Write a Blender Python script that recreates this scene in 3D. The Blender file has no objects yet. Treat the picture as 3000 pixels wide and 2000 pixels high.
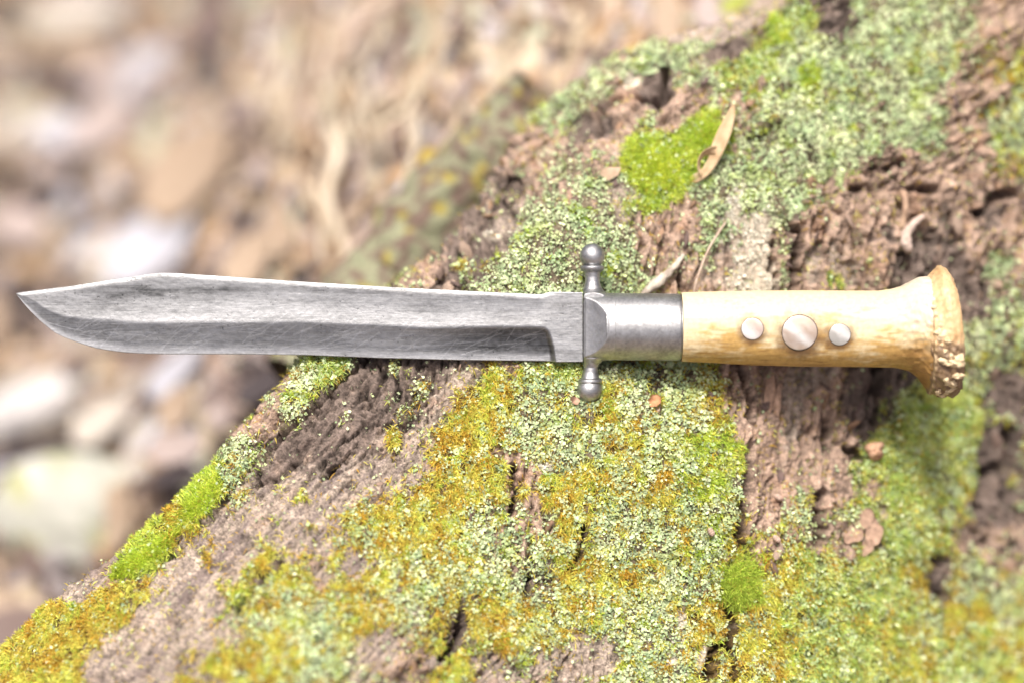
import bpy, math
import numpy as np
from mathutils import Vector, Matrix

# ------------------------------------------------------------------ camera, sky, sun, exposure
S = 0.00012            # metres per photograph pixel at the knife
D = 0.80               # camera to knife
PHI = math.radians(40) # camera looks down by this much
SP, CP = math.sin(PHI), math.cos(PHI)
scene = bpy.context.scene
COL = scene.collection

cam_d = bpy.data.cameras.new('camera')
cam = bpy.data.objects.new('camera', cam_d)
COL.objects.link(cam)
cam.location = (0, -CP * D, SP * D)
cam.rotation_euler = (math.pi / 2 - PHI, 0, 0)
cam_d.sensor_width = 36.0
cam_d.lens = 36.0 * D / (3000 * S)
cam_d.clip_start = 0.02
cam_d.clip_end = 300
cam_d.dof.use_dof = True
cam_d.dof.focus_distance = D - 0.004
cam_d.dof.aperture_fstop = 2.15
cam_d.dof.aperture_blades = 0
scene.camera = cam

SUN_EL, SUN_AZ = math.radians(79), math.radians(-150)   # azimuth from +Y towards +X
world = bpy.data.worlds.new('World')
scene.world = world
world.use_nodes = True
wn = world.node_tree.nodes
wl = world.node_tree.links
wn.clear()
sky = wn.new('ShaderNodeTexSky')
sky.sky_type = 'NISHITA'
sky.sun_disc = False
sky.sun_elevation = SUN_EL
sky.sun_rotation = SUN_AZ
sky.air_density = 0.35
sky.dust_density = 8.0
sky.ozone_density = 0.2
bg = wn.new('ShaderNodeBackground')
bg.inputs['Strength'].default_value = 0.11
wo = wn.new('ShaderNodeOutputWorld')
wl.new(sky.outputs[0], bg.inputs['Color'])
wl.new(bg.outputs[0], wo.inputs['Surface'])

sun_d = bpy.data.lights.new('sun', 'SUN')
sun_d.energy = 2.3
sun_d.angle = math.radians(7)
sun_d.color = (1.0, 0.95, 0.88)
sun = bpy.data.objects.new('sun', sun_d)
COL.objects.link(sun)
sv = Vector((math.sin(SUN_AZ) * math.cos(SUN_EL), math.cos(SUN_AZ) * math.cos(SUN_EL), math.sin(SUN_EL)))
sun.rotation_euler = sv.to_track_quat('Z', 'Y').to_euler()
sun.location = sv * 3

scene.view_settings.view_transform = 'Standard'
scene.view_settings.look = 'None'
scene.view_settings.gamma = 1.0
scene.view_settings.exposure = 0.95
scene.cycles.use_denoising = True
scene.cycles.max_bounces = 6

rng = np.random.default_rng(7)

# ------------------------------------------------------------------ numpy noise
def _hash(ix, iy, seed):
    h = (ix.astype(np.uint32) * np.uint32(374761393) + iy.astype(np.uint32) * np.uint32(668265263)
         + np.uint32((seed * 2246822519) & 0xffffffff))
    h = (h ^ (h >> np.uint32(13))) * np.uint32(1274126177)
    h = (h ^ (h >> np.uint32(16))) * np.uint32(2246822519)
    return h ^ (h >> np.uint32(15))

def perlin(x, y, seed=0):
    x = np.asarray(x, dtype=np.float64); y = np.asarray(y, dtype=np.float64)
    xi = np.floor(x).astype(np.int64); yi = np.floor(y).astype(np.int64)
    xf = x - xi; yf = y - yi
    u = xf * xf * xf * (xf * (xf * 6 - 15) + 10); v = yf * yf * yf * (yf * (yf * 6 - 15) + 10)
    def g(dx, dy):
        a = _hash(xi + dx, yi + dy, seed).astype(np.float64) * (2 * np.pi / 4294967296.0)
        return np.cos(a) * (xf - dx) + np.sin(a) * (yf - dy)
    n0 = g(0, 0) * (1 - u) + g(1, 0) * u
    n1 = g(0, 1) * (1 - u) + g(1, 1) * u
    return (n0 * (1 - v) + n1 * v) * 1.5

def fbm(x, y, octs=4, seed=0, gain=0.5, lac=2.03):
    t = 0; a = 1.0; f = 1.0; s = 0
    for o in range(octs):
        t = t + a * perlin(x * f + 17.3 * o, y * f - 9.1 * o, seed + o * 101)
        s += a; a *= gain; f *= lac
    return t / s

def worley(x, y, seed=0):
    xi = np.floor(x).astype(np.int64); yi = np.floor(y).astype(np.int64)
    best = np.full(x.shape, 9.0); sec = np.full(x.shape, 9.0)
    for dx in (-1, 0, 1):
        for dy in (-1, 0, 1):
            h = _hash(xi + dx, yi + dy, seed)
            px = xi + dx + (h & np.uint32(65535)).astype(float) / 65535
            py = yi + dy + (h >> np.uint32(16)).astype(float) / 65535
            d = np.hypot(px - x, py - y)
            sec = np.where(d < best, best, np.minimum(sec, d))
            best = np.minimum(best, d)
    return best, sec

def sstep(a, b, x):
    t = np.clip((x - a) / (b - a), 0, 1)
    return t * t * (3 - 2 * t)

def lerp(a, b, t):
    return a + (b - a) * t

# ------------------------------------------------------------------ frames
# w-frame: x right, y up along the slope, z out of the slope (millimetre accurate, metres)
def W2(p):
    p = np.asarray(p, dtype=np.float64)
    return np.stack([p[..., 0], p[..., 1] * SP - p[..., 2] * CP, p[..., 1] * CP + p[..., 2] * SP], axis=-1)

def P3(px, py, zmm):
    """point that stands zmm in front of the knife plane and is seen at photo position px,py"""
    z = np.asarray(zmm, dtype=np.float64) * 0.001
    k = S * (D - z) / D
    return np.stack([(np.asarray(px) - 1500.0) * k, (1000.0 - np.asarray(py)) * k, z + 0 * np.asarray(px)], axis=-1)

# ------------------------------------------------------------------ object helpers
def new_mesh(name, verts, faces, mat=None, colors=None, smooth=True, attrs=None):
    """faces: int array (n,3|4) or a list of such arrays"""
    if not isinstance(faces, (list, tuple)):
        faces = [faces]
    faces = [np.asarray(f, dtype=np.int32) for f in faces if len(f)]
    me = bpy.data.meshes.new(name)
    v = np.ascontiguousarray(verts, dtype=np.float32)
    me.vertices.add(len(v))
    me.vertices.foreach_set('co', v.ravel())
    loops = np.concatenate([f.ravel() for f in faces])
    counts = np.concatenate([np.full(len(f), f.shape[1], dtype=np.int32) for f in faces])
    starts = np.concatenate([[0], np.cumsum(counts)[:-1]]).astype(np.int32)
    me.loops.add(len(loops))
    me.loops.foreach_set('vertex_index', loops)
    me.polygons.add(len(counts))
    me.polygons.foreach_set('loop_start', starts)
    me.polygons.foreach_set('loop_total', counts)
    if smooth:
        me.polygons.foreach_set('use_smooth', np.ones(len(counts), dtype=bool))
    me.update(calc_edges=True)
    if colors is not None:
        a = me.color_attributes.new('Col', 'FLOAT_COLOR', 'POINT')
        c = np.ones((len(v), 4), dtype=np.float32)
        c[:, :3] = colors
        a.data.foreach_set('color', c.ravel())
    for k, d in (attrs or {}).items():
        a = me.attributes.new(k, 'FLOAT', 'POINT')
        a.data.foreach_set('value', np.ascontiguousarray(d, dtype=np.float32))
    if mat is not None:
        me.materials.append(mat)
    me.validate()
    return me

def origin(o):
    return Vector(o.get('_o', (0, 0, 0))) if o is not None else Vector((0, 0, 0))

ORG = {}
def obj(name, wverts, faces, mat, parent=None, colors=None, smooth=True, attrs=None, org=None):
    """wverts in the w-frame; a child's vertices are kept relative to its top-level thing"""
    v = W2(wverts)
    if parent is not None:
        o0 = ORG[parent.name]
    else:
        o0 = np.asarray(org) if org is not None else v.mean(axis=0)
    me = new_mesh(name, v - o0, faces, mat, colors, smooth, attrs)
    o = bpy.data.objects.new(name, me)
    COL.objects.link(o)
    if parent is not None:
        o.parent = parent
    else:
        o.location = o0
    ORG[o.name] = o0
    return o

def thing(name, wloc):
    o = bpy.data.objects.new(name, None)
    o.empty_display_size = 0.01
    COL.objects.link(o)
    p = W2(np.asarray(wloc))
    o.location = p
    ORG[o.name] = p
    return o

def tag(o, label=None, cat=None, group=None, kind=None):
    if label: o['label'] = label
    if cat: o['category'] = cat
    if group: o['group'] = group
    if kind: o['kind'] = kind
    return o

def grid_faces(nu, nv, close_v=False):
    i = np.arange(nu - 1)[:, None]; j = np.arange(nv if close_v else nv - 1)[None, :]
    j2 = (j + 1) % nv
    a = i * nv + j; b = (i + 1) * nv + j; c = (i + 1) * nv + j2; d = i * nv + j2
    return np.stack([a, b, c, d], axis=-1).reshape(-1, 4)

# ------------------------------------------------------------------ materials
def mat_nodes(name):
    m = bpy.data.materials.new(name)
    m.use_nodes = True
    nt = m.node_tree
    return m, nt, nt.nodes['Principled BSDF'], nt.nodes['Material Output']

def mat_attr(name, rough=0.8, grain=0.35, gscale=900.0, bump=0.0, bscale=700.0, transl=0.0, spec=0.3, bdist=0.0003, cscale=150.0):
    """colour from the mesh's own pigment attribute, broken up by a procedural grain"""
    m, nt, b, out = mat_nodes(name)
    n = nt.nodes; l = nt.links
    at = n.new('ShaderNodeAttribute'); at.attribute_name = 'Col'
    tc = n.new('ShaderNodeTexCoord')
    nz = n.new('ShaderNodeTexNoise'); nz.inputs['Scale'].default_value = gscale; nz.inputs['Detail'].default_value = 5
    l.new(tc.outputs['Object'], nz.inputs['Vector'])
    mr = n.new('ShaderNodeMapRange')
    mr.inputs['From Min'].default_value = 0.25; mr.inputs['From Max'].default_value = 0.75
    mr.inputs['To Min'].default_value = 1 - grain; mr.inputs['To Max'].default_value = 1 + grain
    l.new(nz.outputs['Fac'], mr.inputs['Value'])
    vm = n.new('ShaderNodeVectorMath'); vm.operation = 'SCALE'
    l.new(at.outputs['Color'], vm.inputs[0]); l.new(mr.outputs[0], vm.inputs['Scale'])
    l.new(vm.outputs[0], b.inputs['Base Color'])
    b.inputs['Roughness'].default_value = rough
    b.inputs['Specular IOR Level'].default_value = spec
    if bump > 0:
        nb = n.new('ShaderNodeTexNoise'); nb.inputs['Scale'].default_value = bscale; nb.inputs['Detail'].default_value = 6
        nb.inputs['Roughness'].default_value = 0.65
        l.new(tc.outputs['Object'], nb.inputs['Vector'])
        bp = n.new('ShaderNodeBump'); bp.inputs['Strength'].default_value = bump; bp.inputs['Distance'].default_value = bdist
        l.new(nb.outputs['Fac'], bp.inputs['Height'])
        l.new(bp.outputs[0], b.inputs['Normal'])
    if transl > 0:
        tr = n.new('ShaderNodeBsdfTranslucent'); l.new(vm.outputs[0], tr.inputs['Color'])
        mx = n.new('ShaderNodeMixShader'); mx.inputs[0].default_value = transl
        l.new(b.outputs[0], mx.inputs[1]); l.new(tr.outputs[0], mx.inputs[2])
        l.new(mx.outputs[0], out.inputs['Surface'])
    return m

def mat_plain(name, c1, c2, scale=60.0, rough=0.8, transl=0.0, spec=0.3):
    m, nt, b, out = mat_nodes(name)
    n = nt.nodes; l = nt.links
    tc = n.new('ShaderNodeTexCoord')
    nz = n.new('ShaderNodeTexNoise'); nz.inputs['Scale'].default_value = scale; nz.inputs['Detail'].default_value = 5
    l.new(tc.outputs['Object'], nz.inputs['Vector'])
    cr = n.new('ShaderNodeValToRGB')
    cr.color_ramp.elements[0].position = 0.33; cr.color_ramp.elements[0].color = (*c1, 1)
    cr.color_ramp.elements[1].position = 0.67; cr.color_ramp.elements[1].color = (*c2, 1)
    l.new(nz.outputs['Fac'], cr.inputs['Fac'])
    l.new(cr.outputs['Color'], b.inputs['Base Color'])
    b.inputs['Roughness'].default_value = rough
    b.inputs['Specular IOR Level'].default_value = spec
    if transl > 0:
        tr = n.new('ShaderNodeBsdfTranslucent'); l.new(cr.outputs['Color'], tr.inputs['Color'])
        mx = n.new('ShaderNodeMixShader'); mx.inputs[0].default_value = transl
        l.new(b.outputs[0], mx.inputs[1]); l.new(tr.outputs[0], mx.inputs[2])
        l.new(mx.outputs[0], out.inputs['Surface'])
    return m

def mat_steel(name, base=0.62, rough=0.34, streak=(60, 900, 900), attr=True):
    m, nt, b, out = mat_nodes(name)
    n = nt.nodes; l = nt.links
    b.inputs['Metallic'].default_value = 1.0
    tc = n.new('ShaderNodeTexCoord')
    mp = n.new('ShaderNodeMapping'); mp.inputs['Scale'].default_value = streak
    l.new(tc.outputs['Object'], mp.inputs['Vector'])
    nz = n.new('ShaderNodeTexNoise'); nz.inputs['Scale'].default_value = 1.0; nz.inputs['Detail'].default_value = 6
    nz.inputs['Roughness'].default_value = 0.7
    l.new(mp.outputs[0], nz.inputs['Vector'])
    n2 = n.new('ShaderNodeTexNoise'); n2.inputs['Scale'].default_value = 900.0; n2.inputs['Detail'].default_value = 4
    l.new(tc.outputs['Object'], n2.inputs['Vector'])
    ad = n.new('ShaderNodeMath'); ad.operation = 'ADD'
    l.new(nz.outputs['Fac'], ad.inputs[0]); l.new(n2.outputs['Fac'], ad.inputs[1])
    mr = n.new('ShaderNodeMapRange'); mr.inputs['From Min'].default_value = 0.6; mr.inputs['From Max'].default_value = 1.4
    mr.inputs['To Min'].default_value = 0.74; mr.inputs['To Max'].default_value = 1.2
    l.new(ad.outputs[0], mr.inputs['Value'])
    vm = n.new('ShaderNodeVectorMath'); vm.operation = 'SCALE'
    at = n.new('ShaderNodeAttribute'); at.attribute_name = 'Col'
    l.new(at.outputs['Color'], vm.inputs[0]); l.new(mr.outputs[0], vm.inputs['Scale'])
    l.new(vm.outputs[0], b.inputs['Base Color'])
    rr = n.new('ShaderNodeMapRange'); rr.inputs['From Min'].default_value = 0.6; rr.inputs['From Max'].default_value = 1.4
    rr.inputs['To Min'].default_value = rough + 0.12; rr.inputs['To Max'].default_value = rough - 0.1
    l.new(ad.outputs[0], rr.inputs['Value']); l.new(rr.outputs[0], b.inputs['Roughness'])
    bp = n.new('ShaderNodeBump'); bp.inputs['Strength'].default_value = 0.25; bp.inputs['Distance'].default_value = 0.0002
    l.new(ad.outputs[0], bp.inputs['Height']); l.new(bp.outputs[0], b.inputs['Normal'])
    return m

M_TRUNK = mat_attr('bark', rough=0.85, grain=0.55, gscale=1300, bump=1.0, bscale=650, bdist=0.0010, spec=0.25)
M_LICHEN = mat_attr('lichen', rough=0.9, grain=0.12, gscale=1500, transl=0.12, spec=0.15)
M_MOSS = mat_attr('moss', rough=0.6, grain=0.12, gscale=1500, transl=0.35, spec=0.25)
M_STEEL = mat_steel('worn_steel', rough=0.46)
M_STEEL2 = mat_steel('worn_guard_steel', rough=0.48, streak=(700, 700, 700))
M_ANTLER = mat_attr('antler', rough=0.45, grain=0.10, gscale=700, bump=0.25, bscale=500, spec=0.4, bdist=0.0002)
M_PIECE = mat_attr('bark_piece', rough=0.85, grain=0.35, gscale=700, bump=0.6, bscale=600, bdist=0.0005, spec=0.2)

# ------------------------------------------------------------------ tree: base shape
SIL = np.array([(-700, 2560), (-300, 2200), (0, 1930), (150, 1775), (300, 1665), (440, 1570), (560, 1450), (640, 1365), (700, 1290),
                (780, 1205), (860, 1110), (915, 1040), (1000, 965), (1100, 895), (1185, 835), (1255, 775), (1315, 705), (1378, 620), (1432, 535), (1495, 445), (1572, 360), (1640, 303), (1730, 228),
                (1825, 172), (1937, 130), (2074, 82), (2250, 15), (2380, -45), (2700, -190), (3100, -350), (3600, -560)], dtype=float)
NDIR = np.array([0.62, 0.785])
CP_Z = np.array([
 (-300, 2200, 14), (0, 1930, 8), (300, 1680, 3), (560, 1450, 1), (640, 1370, 0), (780, 1210, -4), (915, 1050, -9), (1190, 840, -30),
 (1320, 712, -44), (1440, 540, -54), (1577, 365, -58), (1730, 235, -56), (2000, 112, -50), (2350, -40, -50), (2900, -250, -70), (3400, -450, -90),
 (1080, 1040, -8), (1200, 900, -13), (1290, 830, -20), (1360, 790, -17), (1440, 690, -26), (1540, 620, -22), (1300, 1060, -5), (1500, 700, -13), (1500, 880, -10), (1500, 1080, -4.5),
 (1735, 750, -13), (1727, 1150, -3.0), (1722, 1200, 0.5), (1700, 950, -12), (1870, 1060, -13.5), (2000, 1075, -14.5), (2000, 900, -17), (2150, 1080, -16), (2200, 900, -20), (2300, 1100, -24),
 (2500, 900, -31), (2780, 980, -44), (3000, 950, -52), (3300, 1000, -70),
 (900, 1300, 7), (1000, 1420, 11), (1300, 1300, 2), (1500, 1300, 0), (1700, 1330, 0), (2000, 1300, -4), (2120, 1300, -6), (2300, 1300, -21), (2600, 1330, -30), (2900, 1300, -54),
 (350, 1900, 26), (600, 1700, 23), (800, 1600, 21), (1000, 1800, 34), (700, 1950, 42), (1200, 1600, 15), (1400, 1850, 20), (1600, 1600, 6), (1850, 1800, 4), (2100, 1600, -5), (2150, 1950, -3),
 (2400, 1550, -17), (2500, 1850, -26), (2800, 1600, -52), (2900, 1900, -60), (3300, 1800, -95), (2500, 2300, -14), (1500, 2400, 34), (600, 2500, 66), (0, 2500, 44), (3200, 2500, -50),
 (1650, 500, -28), (1900, 520, -23), (2000, 700, -21), (1850, 250, -38), (2200, 600, -24), (2200, 250, -36), (2500, 300, -40), (2500, 650, -33), (2800, 300, -48), (2800, 650, -46), (3300, 200, -75)],
 dtype=float)

def rbf_fit(pts, vals, smooth=2.0):
    n = len(pts)
    d = np.hypot(pts[:, None, 0] - pts[None, :, 0], pts[:, None, 1] - pts[None, :, 1]) / 100
    K = np.where(d > 0, d ** 2 * np.log(np.maximum(d, 1e-9)), 0.0) + np.eye(n) * smooth
    Pm = np.concatenate([np.ones((n, 1)), pts / 100], axis=1)
    A = np.block([[K, Pm], [Pm.T, np.zeros((3, 3))]])
    return np.linalg.solve(A, np.concatenate([vals, np.zeros(3)]))
RB = rbf_fit(CP_Z[:, :2], CP_Z[:, 2])
def base_z(px, py):
    """coarse shape of the root flare (mm in front of the knife plane)"""
    sh = px.shape
    x = px.ravel() / 100; y = py.ravel() / 100
    z = RB[-3] + RB[-2] * x + RB[-1] * y
    for (cx, cy), w in zip(CP_Z[:, :2] / 100, RB[:-3]):
        d2 = (x - cx) ** 2 + (y - cy) ** 2
        z = z + w * 0.5 * d2 * np.log(np.maximum(d2, 1e-12))
    return z.reshape(sh)

seg = np.hypot(*(SIL[1:] - SIL[:-1]).T)
arc = np.concatenate([[0], np.cumsum(seg)])
def sil(t):
    # smoothed polyline
    out = 0
    for o, w in ((-40, .25), (0, .5), (40, .25)):
        tt = np.clip(t + o, 0, arc[-1])
        out = out + w * np.stack([np.interp(tt, arc, SIL[:, 0]), np.interp(tt, arc, SIL[:, 1])], axis=-1)
    return out

STEP = 5.0
RR, DZ = 70.0, 11.0
th = np.radians(np.concatenate([np.linspace(-60, 20, 16), np.linspace(23, 90, 26)]))
s_roll = RR * (1 - np.cos(th)); d_roll = DZ * (1 - np.sin(th))
s_in = np.concatenate([np.arange(RR + STEP, 2300, STEP), np.linspace(2310, 2900, 40)])
s_back = np.array([520, 400, 300, 220, 150, 90.]); d_back = np.array([300, 220, 160, 110, 70, 40.])
s_all = np.concatenate([s_back, s_roll, s_in])
d_all = np.concatenate([d_back, d_roll, np.zeros_like(s_in)])
# (back part follows the last roll row)
s_all[:len(s_back)] += 0
t_all = np.concatenate([np.linspace(0, 480, 40), np.arange(485, arc[-1] - 900, STEP), np.linspace(arc[-1] - 895, arc[-1], 60)])
NU, NV = len(t_all), len(s_all)
C = sil(t_all)
# ragged outline
rag = 14 * fbm(t_all / 130, t_all * 0, 4, 5) + 6 * perlin(t_all / 22, t_all * 0 + 3.3, 9)
C = C - NDIR * rag[:, None]
PX = C[:, None, 0] + NDIR[0] * s_all[None, :]
PY = C[:, None, 1] + NDIR[1] * s_all[None, :]
BZ = base_z(PX, PY)
edge_z = base_z(C[:, 0] + NDIR[0] * RR, C[:, 1] + NDIR[1] * RR)
nroll = len(s_back) + len(s_roll)
BZ[:, :nroll] = edge_z[:, None] + (BZ[:, nroll - 1] - edge_z)[:, None] - d_all[None, :nroll]

# ------------------------------------------------------------------ tree: what grows where (growth map, 125 px cells)
# b brown bark, d dark bark, t bare tan wood, l sage lichen, w whitish lichen, y ochre moss, g lime moss, v green moss
ROWS = {
 0: (14, "lb lb lt tb vd dd ll ll lb bb"),
 1: (13, "lb lb lw tl vd lg ll ll ly bl yb"),
 2: (12, "lb ld bd bl lb bl lv lv lb ll bb ly"),
 3: (10, "bd db bb lb bt gl gb tb ll ll lb lb bb ly"),
 4: (9, "bl bd dt bl lb tl gg lt lt ll bl bb bb bd by"),
 5: (8, "bl bl db dt ll lt lt bd lb wt bl bb bb db bd bb"),
 6: (8, "bl bl db ld ll lt lg bl tb wt bl bt bb dd db bl"),
 7: (7, "ll ld ld dd ll ll ll lb bl bb bb bb bd db dd lb lb"),
 8: (6, "ll lv ld dd dt tb yl lv ly lv ly bb bt bt dd dd ld dl"),
 9: (5, "bb bl dl dd dl tb yt ll yl ly ly yl bd bt bb db vd vg dl"),
 10: (4, "gb lb dl dd dt tb yt yb lb ll yl ly gl bt bt bb vy vl vl dl"),
 11: (3, "gg gy lt tt tt tb ty yb yl yg yy ly yl gl lb bb lv bv vl ly dl"),
 12: (2, "gt gy yt tt tt ty ly yy yg lb bl yl ll ly lg yb lb bl vy vl bd"),
 13: (1, "tb tb yt tt ty yl tb ty ly ly lb dl yl yl ly lg by yv vy vd yd lb"),
 14: (0, "yy yy yt tt tt tl ly ly yb lw dy yy ly yl lg lw yl yl yv vl yv lv yd ly"),
 15: (0, "yy yy tt tt ty yt yl lt tl bd yg tb tl tb lg lw yl yl yv vl vy yt vl yv"),
}
CLS = "bdtlwygv"
NC = len(CLS)
GM = np.zeros((16, 24, NC)); known = np.zeros((16, 24), bool)
for r, (c0, st) in ROWS.items():
    for k, cell in enumerate(st.split()):
        c = c0 + k
        if c > 23: break
        GM[r, c, CLS.index(cell[0])] += 0.62
        GM[r, c, CLS.index(cell[1])] += 0.38
        known[r, c] = True
for r in range(16):
    kc = np.where(known[r])[0]
    for c in range(24):
        if not known[r, c]:
            GM[r, c] = GM[r, kc[np.argmin(abs(kc - c))]]

def growth(px, py):
    wx = px + 75 * fbm(px / 160, py / 160, 4, 21); wy = py + 75 * fbm(px / 160, py / 160, 4, 22)
    gx = np.clip(wx / 125 - 0.5, 0, 22.999); gy = np.clip(wy / 125 - 0.5, 0, 14.999)
    ix = gx.astype(int); iy = gy.astype(int); fx = (gx - ix)[..., None]; fy = (gy - iy)[..., None]
    w = (GM[iy, ix] * (1 - fx) + GM[iy, ix + 1] * fx) * (1 - fy) + (GM[iy + 1, ix] * (1 - fx) + GM[iy + 1, ix + 1] * fx) * fy
    sc = w.copy()
    for k in range(NC):
        n = 0.36 * fbm(px / 110, py / 110, 3, 300 + k * 7) + 0.62 * fbm(px / 42, py / 48, 3, 500 + k * 7) + 0.42 * perlin(px / 14, py / 16, 700 + k)
        sc[..., k] = w[..., k] * (1 + 0.6 * n) + 0.5 * n * (w[..., k] > 0.02)
    sc[w < 0.03] -= 0.4
    return sc

# painted-in features: px, py, rx, ry, angle, class, strength
EB = [(2375, 770, 18, 80, 4, 't', .9), (2445, 730, 26, 60, 15, 't', .9), (2120, 770, 18, 60, 8, 't', .9), (2520, 560, 60, 22, -25, 't', .8), (2400, 570, 36, 26, -20, 'w', .7), (2580, 640, 30, 16, -30, 't', .9), (2860, 600, 50, 24, -20, 'w', .6), (2740, 620, 24, 40, 20, 't', .7), (2920, 760, 40, 60, 20, 'l', .7), (2480, 800, 20, 40, 0, 't', .8), (1010, 1170, 240, 34, -48, 'd', .7), (880, 1310, 170, 30, -48, 'd', .6), (700, 1480, 160, 22, -46, 'd', .5), (1190, 1090, 70, 40, -40, 'd', .6), (560, 1690, 120, 20, -40, 'd', .45), (1060, 1290, 140, 16, -44, 'd', .5), (2060, 92, 110, 22, -22, 't', 1.1), (2230, 40, 90, 24, -24, 't', 1.1), (1790, 160, 70, 16, -25, 't', .8), (2130, 160, 60, 30, -20, 'd', .8), (1760, 380, 40, 40, 0, 'd', .7), (1700, 420, 30, 60, 10, 'd', .6), (2000, 330, 90, 30, -40, 'b', .8), (1440, 690, 20, 16, 20, 'w', 1), (1462, 668, 14, 22, 40, 't', 1), (1580, 465, 13, 18, 0, 'w', 1), (1615, 452, 12, 18, 20, 'w', 1), (1598, 490, 16, 10, 0, 'w', 1),
      (1540, 575, 20, 45, 25, 't', .9), (1475, 690, 16, 14, 0, 'w', 1), (1505, 660, 26, 16, 60, 't', .9), (1490, 545, 30, 18, 0, 'd', 1), (1355, 790, 24, 14, -30, 'y', 1), (1430, 790, 20, 16, 0, 'y', 1),
      (1850, 245, 20, 32, 15, 'w', 1), (1930, 270, 45, 55, 25, 'd', 1.3), (2120, 90, 60, 26, -25, 't', 1), (2280, 90, 30, 40, 0, 'g', 1), (2370, 230, 30, 36, 10, 'g', .9),
      (1940, 480, 90, 70, 10, 'g', .9), (2060, 390, 40, 60, 20, 'g', .9), (2090, 560, 34, 95, 15, 'l', .9), (2165, 520, 28, 110, 12, 'w', .9), (2200, 470, 60, 70, 0, 'l', .6), (2010, 640, 45, 70, 20, 'b', 1),
      (1930, 690, 40, 90, 25, 'b', .9), (2070, 640, 16, 60, 5, 'd', .9), (2220, 700, 22, 70, 0, 'w', 1), (2240, 830, 30, 45, 10, 'w', 1), (2150, 850, 30, 40, 0, 'w', .6), (2290, 850, 14, 60, 0, 'l', .9), (2430, 830, 30, 50, -5, 'v', 1),
      (2320, 720, 20, 90, 5, 'd', 1), (2560, 690, 40, 26, 0, 'd', 1.1), (2700, 780, 90, 60, -20, 'd', 1), (2830, 880, 50, 60, 0, 'd', 1), (2910, 640, 60, 40, -20, 'd', .8), (2600, 880, 80, 30, 0, 'd', .8),
      (1595, 1365, 28, 16, 10, 'w', 1.4), (1560, 1400, 12, 10, 0, 'w', 1.2), (1995, 1812, 16, 22, 10, 'w', 1.4), (2050, 1925, 12, 34, 15, 'w', 1.2), (1720, 1180, 30, 50, 20, 'l', 1), (1690, 1180, 30, 20, 0, 'l', .9),
      (1916, 1120, 22, 70, 8, 'd', 1.1), (1930, 1200, 18, 22, 0, 'b', 1.0), (1770, 1090, 50, 35, 10, 'l', .9), (1650, 1080, 60, 30, 0, 'v', .8), (1570, 1090, 26, 60, 5, 'l', .9), (1845, 1130, 34, 80, 5, 'l', .8), (1770, 1160, 40, 70, 20, 'y', .8),
      (2090, 1120, 50, 60, 10, 'v', .5), (1990, 1120, 50, 90, 5, 'l', .8), (2250, 1330, 45, 220, 3, 'b', .8), (2320, 1180, 34, 120, 5, 't', .9), (2400, 1100, 60, 24, -15, 't', .8), (2230, 1150, 20, 90, 5, 't', .7), (2520, 1180, 50, 130, 0, 'd', .8),
      (2720, 1120, 18, 30, 0, 'l', .9), (2900, 1330, 40, 90, 5, 'd', .9), (2950, 1150, 50, 50, 10, 'd', .7), (2900, 1460, 60, 60, 0, 'd', .8), (2550, 1540, 55, 75, 10, 't', 1), (2740, 1690, 30, 60, 10, 'd', 1), (2430, 1430, 60, 50, 0, 'b', .7),
      (2170, 1710, 55, 60, 10, 'g', 1.0), (2030, 1820, 30, 50, 0, 'y', .6), (1900, 1850, 60, 90, 10, 'v', .5), (1750, 1930, 60, 60, 10, 't', .8), (1560, 1440, 30, 60, -10, 'b', .7), (1500, 1400, 25, 60, 10, 'b', .9),
      (1100, 1900, 60, 60, 20, 't', .8), (1335, 1860, 30, 60, 15, 'd', .8), (1270, 1930, 36, 28, 10, 't', 1), (800, 1540, 35, 40, 0, 'g', .9), (690, 1770, 26, 60, 50, 'g', .9), (730, 1690, 14, 80, 45, 'y', .9), (1390, 1200, 60, 60, 10, 'y', .7), (1460, 1130, 24, 70, -20, 'y', .9),
      (1340, 1330, 40, 70, -30, 'y', .8), (1150, 1290, 18, 40, -10, 'y', 1), (850, 1440, 60, 40, 20, 'y', .7), (1190, 1215, 16, 14, 0, 'l', .9), (1230, 1130, 26, 26, 30, 'l', 1), (1170, 1080, 40, 26, 0, 'l', .9), (1010, 1225, 20, 16, 0, 'l', .9), (905, 1270, 26, 40, 35, 'l', .8),
      (960, 1240, 16, 12, 0, 'l', 1), (1050, 1165, 24, 10, -40, 'l', .8), (600, 1440, 40, 60, 45, 'g', .8), (430, 1650, 80, 36, -30, 'g', .9), (250, 1710, 90, 34, -35, 't', 1.1), (380, 1690, 50, 22, -20, 'b', 1), (300, 1800, 110, 50, -30, 'y', .8),
      (100, 1930, 160, 50, -30, 'y', .8), (640, 1560, 24, 150, 40, 'l', .4), (880, 1180, 60, 26, -55, 'l', 1), (960, 1090, 60, 40, -30, 'v', .7), (780, 1260, 26, 50, 45, 'b', .8)]

def add_features(px, py, sc):
    for (x, y, rx, ry, ang, c, st) in EB:
        m = (abs(px - x) < 2.2 * max(rx, ry)) & (abs(py - y) < 2.2 * max(rx, ry))
        if not m.any(): continue
        dx = px[m] - x; dy = py[m] - y
        wob = 1 + 0.35 * fbm(px[m] / 24, py[m] / 24, 2, int(x) % 97)
        a = math.radians(ang); u = (dx * math.cos(a) + dy * math.sin(a)) / rx; v = (-dx * math.sin(a) + dy * math.cos(a)) / ry
        r = np.hypot(u, v) * wob
        sc[m, CLS.index(c)] += st * 1.1 * sstep(1.5, 0.7, r)

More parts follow.
